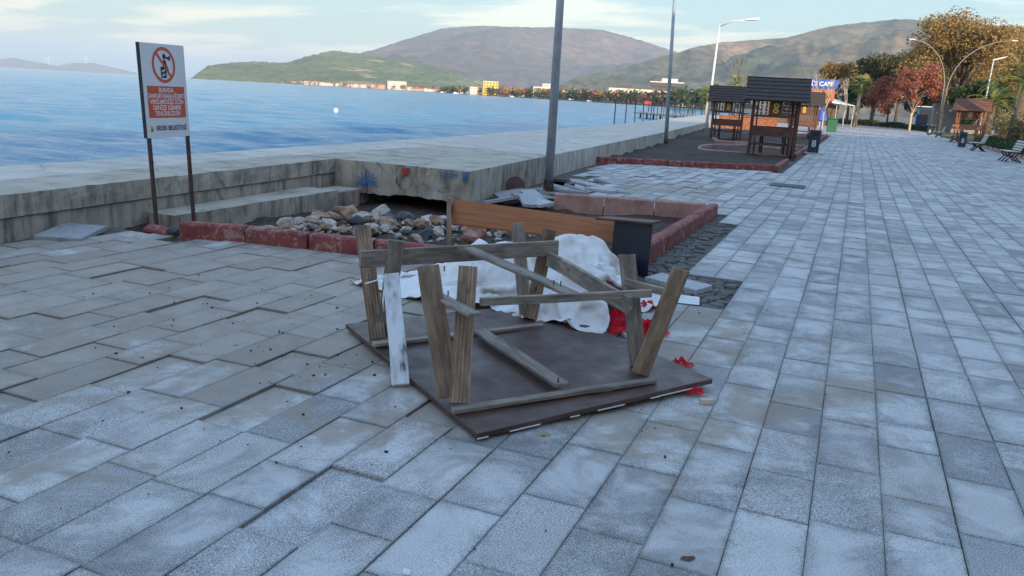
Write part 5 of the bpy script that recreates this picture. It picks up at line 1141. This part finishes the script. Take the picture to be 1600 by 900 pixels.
def fan_palm(loc, h, label, seed):
    rg = random.Random(seed); t = empty('fan_palm', loc); tag(t, label, 'palm tree', 'palm trees')
    m = MB(); m.tube([(0, 0, -0.1), (0.05, 0, h * 0.5), (0.1, 0, h)], [0.28, 0.2, 0.17], 10); m.build('trunk', M['bark_pale'], t, smooth=True)
    m = MB()
    for k in range(46):
        a = rg.uniform(0, 6.28); e = rg.uniform(-1.0, 1.2); d = Vector((math.cos(a) * math.cos(e), math.sin(a) * math.cos(e), math.sin(e))); ln = rg.uniform(0.8, 1.2); b = Vector((0.1, 0, h)); tip = b + d * ln; m.tube([b, tip], 0.02, 4, False, 0.3)
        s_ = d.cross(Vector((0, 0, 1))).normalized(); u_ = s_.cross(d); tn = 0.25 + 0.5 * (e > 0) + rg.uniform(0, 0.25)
        for j in range(11):
            th = (j - 5) * 0.26; q = (d * math.cos(th) + s_ * math.sin(th)); L_ = rg.uniform(0.6, 0.85); w_ = q.cross(u_) * 0.035; mid = tip + q * L_ * 0.6; end = tip + q * L_ + Vector((0, 0, -0.22)); m.add([tip - w_ * 0.3, mid - w_, end, mid + w_], [(0, 1, 2, 3)], tn)
    for k in range(26):
        a = rg.uniform(0, 6.28); b = Vector((0.1, 0, h - 0.1)); e_ = b + Vector((math.cos(a) * 0.35, math.sin(a) * 0.35, -rg.uniform(0.6, 1.5))); s_ = Vector((-math.sin(a), math.cos(a), 0)) * 0.18; m.add([b, (b + e_) / 2 + s_, e_, (b + e_) / 2 - s_], [(0, 1, 2, 3)], 1.0)
    m.build('crown', M['palm'], t, attr=True)
def date_palm(loc, h, L_, label, seed, n=46):
    rg = random.Random(seed); t = empty('date_palm', loc); tag(t, label, 'palm tree', 'palm trees')
    m = MB(); m.tube([(0, 0, -0.1), (0, 0, h * 0.5), (0, 0, h)], [0.38, 0.33, 0.36], 10); m.build('trunk', M['bark'], t, smooth=True)
    m = MB()
    for k in range(n):
        a = rg.uniform(0, 6.28); e = rg.uniform(-0.1, 1.35); d0 = Vector((math.cos(a) * math.cos(e), math.sin(a) * math.cos(e), math.sin(e))); p = Vector((0, 0, h)); pts = [p]; v = d0.copy(); st_ = L_ / 9
        for i in range(9): p = p + v * st_; v = (v + Vector((0, 0, -0.17))).normalized(); pts.append(p)
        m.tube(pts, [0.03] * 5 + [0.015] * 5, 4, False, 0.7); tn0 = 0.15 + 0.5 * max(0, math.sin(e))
        for i in range(1, 9):
            for f_ in (0, 0.5):
                b = pts[i] + (pts[i + 1] - pts[i]) * f_; d = (pts[i + 1] - pts[i]).normalized(); s_ = d.cross(Vector((0, 0, 1))).normalized()
                for sg in (-1, 1):
                    tip = b + (d * 0.5 + s_ * sg + Vector((0, 0, 0.15))).normalized() * (0.42 if i < 7 else 0.25); w_ = d * 0.03; m.add([b - w_, b + w_, tip], [(0, 1, 2)], min(1, max(0, tn0 + rg.gauss(0, 0.12))))
    m.build('crown', M['palm'], t, attr=True)
GT = 'autumn trees in the park on the right'
tree('plane_tree', col(1490, 116), 14.2, 6.9, 'leaf_gold', 'huge golden plane tree towering above the park', GT, 1, 100, 260, 0.145, 0.5, limbs=14, crown_base=0.25)
tree('plane_tree', col(1562, 136), 14.6, 6.5, 'leaf_gold', 'golden plane tree right of the tallest one', GT, 2, 90, 230, 0.15, 0.45, limbs=12, crown_base=0.25)
tree('plane_tree', col(1630, 152), 14.5, 7.0, 'leaf_gold', 'golden plane tree at the right edge behind the palm', GT, 3, 80, 200, 0.16, 0.45, limbs=12, crown_base=0.25)
tree('plane_tree', col(1452, 131), 12.6, 5.2, 'leaf_gold', 'golden plane tree left of the tallest one', GT, 22, 85, 220, 0.15, 0.4, limbs=12, crown_base=0.25)
tree('russet_tree', col(1424, 105), 7.2, 3.0, 'leaf_red', 'russet tree with white trunk beside the twin lamp', GT, 4, 70, 150, 0.11, 0.16, 'bark_pale', 0.22, limbs=14)
tree('russet_tree', col(1388, 125), 7.0, 3.0, 'leaf_red', 'russet tree left of the one with white trunk', GT, 5, 60, 140, 0.12, 0.16, 'bark', 0.25)
tree('russet_tree', col(1364, 135), 6.2, 2.4, 'leaf_red', 'smaller russet tree next to the fan palm', GT, 15, 45, 80, 0.15, 0.16, 'bark', 0.25)
tree('plane_tree', col(1298, 175), 11.8, 4.0, 'leaf_gold', 'golden tree above the blue cafe sign', GT, 6, 60, 100, 0.22, 0.3)
tree('plane_tree', col(1325, 185), 11.5, 4.2, 'leaf_gold', 'golden tree behind the fan palm', GT, 7, 60, 100, 0.22, 0.3)
tree('olive_tree', col(1362, 170), 13.0, 5.0, 'leaf_olive', 'dark olive green tree behind the russet trees', GT, 8, 70, 120, 0.22, 0.3)
tree('olive_tree', col(1400, 165), 13.5, 5.2, 'leaf_olive', 'olive green tree left of the huge plane tree', GT, 9, 70, 120, 0.22, 0.3)
tree('olive_tree', col(1340, 150), 7.5, 3.6, 'leaf_green', 'dark green tree behind fan palm and cafe', GT, 10, 60, 110, 0.2, 0.3)
tree('evergreen_tree', col(1450, 130), 7.0, 4.0, 'leaf_green', 'dark evergreen below the huge plane tree', GT, 11, 60, 110, 0.2, 0.3, crown_base=0.1)
tree('evergreen_tree', col(1530, 105), 6.0, 3.6, 'leaf_green', 'dark evergreen behind the orange shelter', GT, 12, 60, 110, 0.18, 0.3, crown_base=0.1)
fan_palm(col(1338, 112), 5.2, 'fan palm with pale trunk near the cafe awning', 3)
fan_palm(col(1146, 120), 4.8, 'fan palm crown above the left shelter roof', 5)
fan_palm(col(1104, 140), 3.6, 'fan palm left of the whitish lamp post', 8)
date_palm(col(1588, 63), 4.2, 2.9, 'date palm with arching fronds at the right edge', 4)
date_palm(col(1545, 80), 3.0, 2.2, 'smaller date palm behind the orange shelter', 9, 34)
def bare_tree(loc, h, label, seed, mat='bark_pale', r0=0.07):
    rg = random.Random(seed); t = empty('bare_tree', loc); tag(t, label, 'tree', 'bare young trees'); m = MB()
    def br(p, d, l, r, dep):
        mid = p + d * l * 0.5 + Vector((rg.gauss(0, 0.04), rg.gauss(0, 0.04), 0)) * l; e = p + d * l + Vector((rg.gauss(0, 0.05), rg.gauss(0, 0.05), 0)) * l; m.tube([p, mid, e], [r, r * 0.8, r * 0.55], 5)
        if dep > 0:
            for k in range(2 + (rg.random() < 0.5)): br(e, (d + Vector((rg.gauss(0, 0.35), rg.gauss(0, 0.35), 0.25))).normalized(), l * rg.uniform(0.6, 0.85), r * 0.55, dep - 1)
    br(Vector((0, 0, 0)), Vector((0.03, 0, 1)), h * 0.36, r0, 3); m.build('trunk', M[mat], t, smooth=True)
bare_tree(col(1287, 62), 4.6, 'bare pale young tree beside the green bin', 4); bare_tree(col(1282, 66), 4.0, 'bare pale sapling behind the right shelter', 6); bare_tree(col(1152, 66), 5.6, 'bare dark thin tree above the left shelter', 8, 'bark'); bare_tree(col(1265, 90), 6.5, 'bare dark thin tree left of blue cafe sign', 9, 'bark'); bare_tree(col(1320, 100), 5.6, 'bare pale tree right of cafe awning', 12)
# hedges and rough planting on the right
def hedge(name, pts, w_, h_, mat, label, n, seed, size=0.08):
    rg = random.Random(seed); m = MB(); P = [Vector(p) for p in pts]
    for i in range(n):
        k = rg.randrange(len(P) - 1); c = P[k] + (P[k + 1] - P[k]) * rg.random(); hh = h_ * (0.75 + 0.5 * mnoise.noise(c * 0.6)); z = hh * rg.random() ** 0.6; c = c + Vector((rg.gauss(0, w_ * 0.3), rg.gauss(0, w_ * 0.3), z)); s = size * rg.uniform(0.6, 1.5); u = Vector((rg.gauss(0, 1), rg.gauss(0, 1), rg.gauss(0.5, 1))).normalized(); v = u.cross(Vector((rg.gauss(0, 1), rg.gauss(0, 1), rg.gauss(0, 1)))).normalized()
        m.add([c - u * s, c + v * s * 0.5, c + u * s, c - v * s * 0.5], [(0, 1, 2, 3)], min(1, max(0, rg.gauss(0.5, 0.25))))
    o = m.build(name, M[mat], None, attr=True); tag(o, label, 'hedge'); return o
hedge('hedge', [(7.9, 38, 0.05), (7.8, 50, 0.05), (8.0, 62, 0.05)], 1.1, 0.75, 'leaf_green', 'low green planting behind the right-hand benches', 7000, 1)
hedge('wild_bushes', [(10.5, 48, 0.05), (10.2, 62, 0.05), (10.8, 76, 0.05)], 1.6, 2.6, 'leaf_dry', 'tall dry yellowish bushes behind the right planting', 9000, 2, 0.1)
hedge('hedge', [tuple(col(1380, 128)), tuple(col(1425, 118)), tuple(col(1462, 108))], 1.2, 0.9, 'leaf_green', 'clipped green hedge below the russet trees', 6000, 3, 0.1)
hedge('shrub_row', [tuple(col(1310, 135)), tuple(col(1345, 132)), tuple(col(1378, 130))], 1.6, 0.9, 'leaf_olive', 'dark shrub row beyond the end of the paving', 5000, 4, 0.1)
# twin-arm lamp and street lamp in the park
M['lamp_grey'] = simple('dull_grey_steel', (0.20, 0.205, 0.21), 0.7, 0.15, 4, bmp=0)
def twin():
    b = col(1469, 95); r = empty('twin_arm_lamp', b); tag(r, 'tall twin arm street lamp with arching arms', 'street lamp')
    right = Vector((RIGHT.x, RIGHT.y, 0)).normalized()
    for s, k, hh in ((-1, 4.3, 9.2), (1, 6.3, 9.6)):
        pts = [Vector((0, 0, 0)), right * s * 0.12 + Vector((0, 0, 3.6))] + [right * s * (0.15 + (k - 0.15) * (1 - math.cos(t))) + Vector((0, 0, 4.2 + (hh - 4.2) * math.sin(t) ** 0.9)) for t in [0.12 + 1.4 * q / 9 for q in range(10)]]
        m = MB(); m.tube(pts, [0.055 - 0.002 * q for q in range(len(pts))], 8); m.build('arm', M['lamp_grey'], r, smooth=True)
        m = MB(); e = pts[-1]; m.bar(e - right * s * 0.2, e + right * s * 0.45, 0.22, 0.10); m.build('lamp_head', M['lamp_white'], r, bevel=0.04)
    m = MB(); m.lathe([(0.22, 0), (0.22, 1.4), (0.12, 1.8), (0.14, 4.3)], 10); m.build('base', M['dark_steel'], r)
twin()
b = col(1533, 100); r = empty('street_lamp', b); tag(r, 'straight grey street lamp right of the twin lamp', 'street lamp'); m = MB(); m.tube([(0, 0, 0), (0.1, 0, 7.8)], [0.12, 0.07], 8); m.build('pole', M['steel'], r); m = MB(); m.bar((0, 0, 7.8), (1.3, 0.3, 8.2), 0.28, 0.12); m.build('lamp_head', M['lamp_white'], r, bevel=0.03)
# ================================================================== CAFE, KIOSK
def cafe():
    c = col(1284, 108); r = empty('cafe', c, -math.atan2(c.x, c.y)); tag(r, 'brick cafe with blue rooftop sign and white awning', 'cafe')
    brick = simple('orange_brick', (0.34, 0.12, 0.065), 0.9, 0.25, 3); blue = simple('blue_sign_board', (0.012, 0.075, 0.36), 0.5, 0.1, 2, bmp=0)
    m = MB(); m.b2(-6.5, 1.9, 0, 7, 0, 2.6); m.build('wall', simple('cafe_dark_wall', (0.10, 0.07, 0.055), 0.8, 0.3, 2), r)
    m = MB(); m.b2(-3.2, 1.2, -0.3, 6.5, 2.6, 4.35); m.build('parapet', brick, r)
    m = MB(); m.b2(-3.2, 1.3, -0.42, -0.30, 4.4, 5.5); s_ = m.build('sign_board', blue, r)
    m = MB(); m.b2(1.3, 1.45, -0.3, 3.0, 4.4, 5.5); m.build('sign_return', blue, r)
    c_ = bpy.data.curves.new('lettering', 'FONT'); c_.body = "Rİ'S CAFE"; c_.size = 0.7; c_.offset = 0.015; c_.align_x = 'CENTER'; c_.align_y = 'CENTER'; o = bpy.data.objects.new('lettering', c_); COL.objects.link(o); me_ = bpy.data.meshes.new_from_object(o.evaluated_get(bpy.context.evaluated_depsgraph_get())); bpy.data.objects.remove(o)
    o = link('lettering', me_, M['sign_text'], s_); o.location = (-0.6, -0.44, 4.93); o.rotation_euler = (PI / 2, 0, 0)
    m = MB(); m.add([(1.0, -2.0, 2.75), (3.6, -2.0, 2.5), (3.6, 4, 2.6), (1.0, 4, 3.3), (1.0, -2.0, 2.85), (3.6, -2.0, 2.56), (3.6, 4, 2.66), (1.0, 4, 3.4)], [(3, 2, 1, 0), (4, 5, 6, 7), (0, 1, 5, 4), (1, 2, 6, 5), (2, 3, 7, 6), (3, 0, 4, 7)]); m.build('awning', M['sign_white'], r)
    for x in (1.6, 3.5): m = MB(); m.tube([(x, -1.9, 0), (x, -1.9, 2.5)], 0.05, 6); m.build('awning_post', M['bark_pale'], r)
    for x in (-5.5, -4.0): m = MB(); m.b2(x - 0.6, x + 0.6, -0.05, 0.02, 0.9, 2.2); m.build('window', M['win_glass'], r)
cafe()
def kiosk():
    c = col(1452, 116); r = empty('blue_kiosk', c, -math.atan2(c.x, c.y)); tag(r, 'small bright blue kiosk under the plane tree', 'kiosk'); bl = simple('kiosk_blue', (0.012, 0.065, 0.20), 0.5, 0.15, 3)
    m = MB(); m.b2(-1.5, 1.5, 0, 2.5, 0, 2.9); m.build('wall', bl, r); m = MB(); m.b2(-1.7, 1.7, -0.5, 2.6, 2.9, 3.0); m.build('roof', M['sign_white'], r); m = MB(); m.b2(-1.1, 1.0, -0.04, 0.05, 0.9, 2.6); m.build('hatch', M['win_glass'], r)
kiosk()
mb = MB(); mb.b2(-2.2, 2.2, 0, 3, 0, 3.3); o = mb.build('grey_hut', simple('grey_render', (0.24, 0.25, 0.25), 0.9, 0.25, 1.5)); o.location = col(1490, 108); tag(o, 'plain grey wall of a hut beside twin lamp', 'hut')
# parasol-like blue folded cover and person-free clutter near cafe
mb = MB(); mb.lathe([(0.05, 0.0), (0.05, 0.9), (0.42, 1.0), (0.30, 1.5), (0.06, 2.3)], 10); o = mb.build('folded_parasol', simple('blue_white_cloth', (0.05, 0.10, 0.34), 0.8, 0.5, 3)); o.location = col(1285, 66); tag(o, 'folded blue parasol between right shelter and green bin', 'parasol')
# pergola frame and jetty beyond the walkway
pg = empty('pergola', col(1066, 150, 0.0)); tag(pg, 'dark open pergola frame beyond the walkway', 'pergola')
for k in range(7):
    for s in (0, 4): m = MB(); m.tube([(-6 + 2.4 * k, s, 0), (-6 + 2.4 * k, s, 3.2)], 0.09, 6); m.build('post', M['dark_steel'], pg)
    m = MB(); m.b2(-6 + 2.4 * k - 0.08, -6 + 2.4 * k + 0.08, -0.5, 4.5, 3.2, 3.38); m.build('rafter', M['dark_steel'], pg)
for s in (0, 4): m = MB(); m.b2(-6.8, 9.2, s - 0.08, s + 0.08, 3.05, 3.2); m.build('beam', M['dark_steel'], pg)
a = col(1002, 118, 0); b = col(1095, 100, 0); jt = empty('jetty', a); tag(jt, 'low wooden jetty jutting into the water', 'jetty')
d = b - a; nd = 16
for k in range(nd): p0 = d * (k / nd); p1 = d * ((k + 0.94) / nd); m = MB(); m.bar(p0 + Vector((0, 0, 0.10)), p1 + Vector((0, 0, 0.10)), 2.2, 0.12); m.build('plank', M['wood_grey'], jt)
for k in range(9): p0 = d * (k / 8.0) + Vector((0.3, -1.0, 0)); m = MB(); m.tube([p0 + Vector((0, 0, -1)), p0 + Vector((0, 0, 0.35))], 0.13, 8); m.build('pile', M['bark'], jt)
# buoy
mb = MB(); mb.lathe([(0.05, -0.2), (0.20, -0.1), (0.26, 0.06), (0.24, 0.2), (0.12, 0.3), (0.03, 0.33)], 14); o = mb.build('buoy', M['sign_white'], smooth=True); o.scale = (0.75, 0.75, 0.85); o.location = gp(525, 174, -0.5); tag(o, 'small white buoy floating offshore', 'buoy')
# ================================================================== TOWN ACROSS THE BAY
WC = [simple('town_white', (0.62, 0.58, 0.50), 0.8, 0.08, 0.05, bmp=0), simple('town_cream', (0.55, 0.46, 0.33), 0.8, 0.08, 0.05, bmp=0), simple('town_yellow', (0.62, 0.42, 0.10), 0.8, 0.08, 0.05, bmp=0), simple('town_pink', (0.50, 0.33, 0.26), 0.8, 0.08, 0.05, bmp=0)]
def house(px, d, w_, h_, mi, label, group, storeys=2, roof='hip', dep=9.0, name='town_house', bays=4):
    c = col(px, d, -0.1); r = empty(name, c, -math.atan2(c.x, c.y) + random.gauss(0, 0.15)); tag(r, label, 'building', group)
    m = MB(); m.b2(-w_ / 2, w_ / 2, 0, dep, 0, h_); m.build('wall', WC[mi], r)
    if roof == 'hip':
        m = MB(); e = 0.4; rh = min(2.2, w_ * 0.2); m.add([(-w_ / 2 - e, -e, h_), (w_ / 2 + e, -e, h_), (w_ / 2 + e, dep + e, h_), (-w_ / 2 - e, dep + e, h_), (-w_ / 4, dep / 2, h_ + rh), (w_ / 4, dep / 2, h_ + rh)], [(0, 1, 5, 4), (1, 2, 5), (2, 3, 4, 5), (3, 0, 4), (3, 2, 1, 0)]); m.build('roof', M['roof_tile'], r)
    else: m = MB(); m.b2(-w_ / 2 - 0.2, w_ / 2 + 0.2, -0.2, dep + 0.2, h_, h_ + 0.7); m.build('roof', WC[0], r)
    sh = h_ / storeys; bw = w_ / bays
    for s in range(storeys):
        for b_ in range(bays): m = MB(); m.b2(-w_ / 2 + bw * (b_ + 0.28), -w_ / 2 + bw * (b_ + 0.72), -0.12, 0.1, s * sh + sh * 0.3, s * sh + sh * 0.75); m.build('window', M['win_glass'], r)
    return r
def shore_d(px):
    t = [(390, 2500), (450, 2300), (600, 1800), (700, 1250), (760, 1060), (830, 930), (900, 830), (960, 740), (1040, 620), (1100, 520)]
    return float(np.interp(px, [a for a, _ in t], [b for _, b in t])) + 15
rt = random.Random(5)
for k in range(26):
    px = 480 + 125 * (k / 25) + rt.uniform(-3, 3); house(px, shore_d(px) + rt.uniform(0, 60), rt.uniform(10, 20), rt.uniform(5, 9), rt.choice((0, 0, 1, 3)), 'small pale house in the row along the far headland shore', 'small houses on the headland shore', 2, bays=3)
for k in range(18):
    px = 400 + 85 * (k / 17) + rt.uniform(-3, 3); house(px, shore_d(px) + rt.uniform(0, 120), rt.uniform(9, 16), rt.uniform(4, 8), rt.choice((0, 1, 3)), 'tiny pale house at the foot of the headland', 'tiny houses under the headland', 2, bays=2)
for k in range(20):
    px = 640 + 105 * (k / 19) + rt.uniform(-3, 3); house(px, shore_d(px) + rt.uniform(5, 80), rt.uniform(8, 14), rt.uniform(4, 8), rt.choice((0, 1, 3)), 'small pale house on far shore left of the yellow hotel', 'small houses left of the yellow hotel', 2, bays=3)
for k in range(22):
    px = 785 + 290 * (k / 21) + rt.uniform(-4, 4); house(px, shore_d(px) + rt.uniform(30, 120), rt.uniform(8, 15), rt.uniform(5, 10), rt.choice((0, 0, 1, 3)), 'small pale house among trees of the town shore', 'small houses among the town trees', 2, bays=3)
house(620, 1800, 40, 17, 0, 'wide white apartment block on the far shore', '', 4, 'flat', 14, 'apartment_block', 8)
house(766, 1075, 20, 17, 2, 'bright yellow hotel on the far shore', '', 5, 'flat', 14, 'hotel', 5); house(740, 1085, 10, 9, 0, 'small white house left of the yellow hotel', '', 3, 'flat', 9, 'town_house', 3)
house(846, 950, 20, 12, 0, 'white stepped house at water level behind the first lamp post', '', 4, 'flat', 10, 'town_house', 4); house(854, 960, 11, 16, 0, 'taller white block beside the stepped white house', '', 5, 'flat', 10, 'town_house', 3)
house(985, 800, 44, 13, 0, 'long white building above the town trees', '', 3, 'flat', 12, 'apartment_block', 9)
r = house(1040, 700, 22, 11, 3, 'ship shaped building with dark top deck above the trees', '', 3, 'flat', 14, 'hotel', 6); m = MB(); m.b2(-14, 13, -1.5, 15, 15.5, 18.5); m.b2(-12, 11, -0.5, 14, 11.7, 15.5); m.build('top_deck', simple('dark_cladding', (0.07, 0.065, 0.09), 0.6, 0.2, 0.2), r); m = MB(); m.b2(-14.3, 13.3, -1.8, 15.2, 18.5, 19.3); m.build('deck_rim', WC[0], r); m = MB(); m.b2(-5, 8, 2, 10, 19.3, 22); m.build('roof_house', WC[0], r)
# shore trees: far-off masses
def wood(name, px0, px1, mat, label, n, seed, h0, h1, extra):
    rg = random.Random(seed); m = MB()
    for k in range(n):
        px = rg.uniform(px0, px1); d = shore_d(px) + rg.uniform(-5, extra); c = col(px, d, 0); h_ = rg.uniform(h0, h1); r_ = h_ * rg.uniform(0.35, 0.5)
        m.tube([c, c + Vector((0, 0, h_ * 0.5))], 0.2, 4, False, 0.1)
        for q in range(34):
            dd = Vector((rg.gauss(0, 0.5), rg.gauss(0, 0.5), rg.gauss(0, 0.4))); p = c + Vector((dd.x * r_, dd.y * r_, h_ * 0.62 + dd.z * r_)); s = h_ * 0.13; u = Vector((rg.gauss(0, 1), rg.gauss(0, 1), rg.gauss(0, 1))).normalized(); v = u.cross(Vector((rg.gauss(0, 1), rg.gauss(0, 1), rg.gauss(0, 1)))).normalized(); m.add([p - u * s, p - v * s, p + u * s, p + v * s], [(0, 1, 2, 3)], min(1, max(0, rg.gauss(0.5, 0.25))))
    o = m.build(name, M[mat], None, attr=True); tag(o, label, kind='stuff')
wood('shore_autumn_trees', 385, 1100, 'leaf_gold', 'brown autumn trees massed along the far shore', 300, 1, 6, 12, 120)
wood('shore_green_trees', 690, 1110, 'leaf_green', 'dark green trees massed along the town shore', 130, 2, 6, 12, 60)
wood('shore_russet_trees', 780, 1110, 'leaf_red', 'russet trees massed along the town shore', 60, 3, 6, 11, 90)
wood('near_shore_trees', 1040, 1120, 'leaf_green', 'dark trees where the town shore nears the walkway', 26, 4, 7, 11, -250)
# moored white boats along the far shore
bm_ = MB(); bm_.add([(-4, 0, 0), (4, 0, 0), (5.2, 0.9, 1.1), (-4.2, 0, 1.0), (-4, 1.8, 0), (4, 1.8, 0), (-4.2, 1.8, 1.0)], [(0, 1, 2, 3), (4, 6, 2, 5), (3, 2, 6), (0, 3, 6, 4), (1, 5, 2), (0, 4, 5, 1)]); bm_.b2(-2, 1, 0.4, 1.4, 1.0, 2.2); BTM = bm_.mesh('boat'); BTM.materials.append(M['sign_white'])
for px, d, s in ((415, 2400, 2.2), (440, 2300, 1.6), (626, 1700, 1.2), (655, 1560, 1.0), (690, 1270, 1.0), (712, 1180, 0.9), (735, 1110, 0.9), (800, 950, 0.7), (920, 780, 0.6)):
    o = link('moored_boat', BTM); o.location = col(px, d - 12, -0.5); o.rotation_euler = (0, 0, rt.uniform(-0.5, 0.5)); o.scale = (s, s, s); tag(o, 'small white boat moored off the far shore', 'boat', 'moored boats off the far shore')
o = MB(); o.b2(-0.8, 0.8, 0, 0.3, 0.9, 1.7); o = o.build('red_banner', simple('banner_red', (0.55, 0.05, 0.03), 0.7, 0.1, 1)); o.location = col(1012, 210, 0.3); tag(o, 'red board by the water beyond the railing posts', 'board')
# ================================================================== HAZE
def haze():
    m = MB(); m.b2(-40000, 40000, -6000, 40000, -7.5, 760); mt = bpy.data.materials.new('haze'); mt.use_nodes = True; nt = mt.node_tree; nt.nodes.clear(); v = N(nt, 'ShaderNodeVolumePrincipled'); v.inputs['Color'].default_value = (0.66, 0.84, 1.0, 1); v.inputs['Density'].default_value = 8.5e-5; v.inputs['Anisotropy'].default_value = 0.0; o = N(nt, 'ShaderNodeOutputMaterial'); nt.links.new(v.outputs[0], o.inputs['Volume'])
    h = m.build('haze', mt); tag(h, 'thin bluish haze over the bay', kind='stuff')
haze()
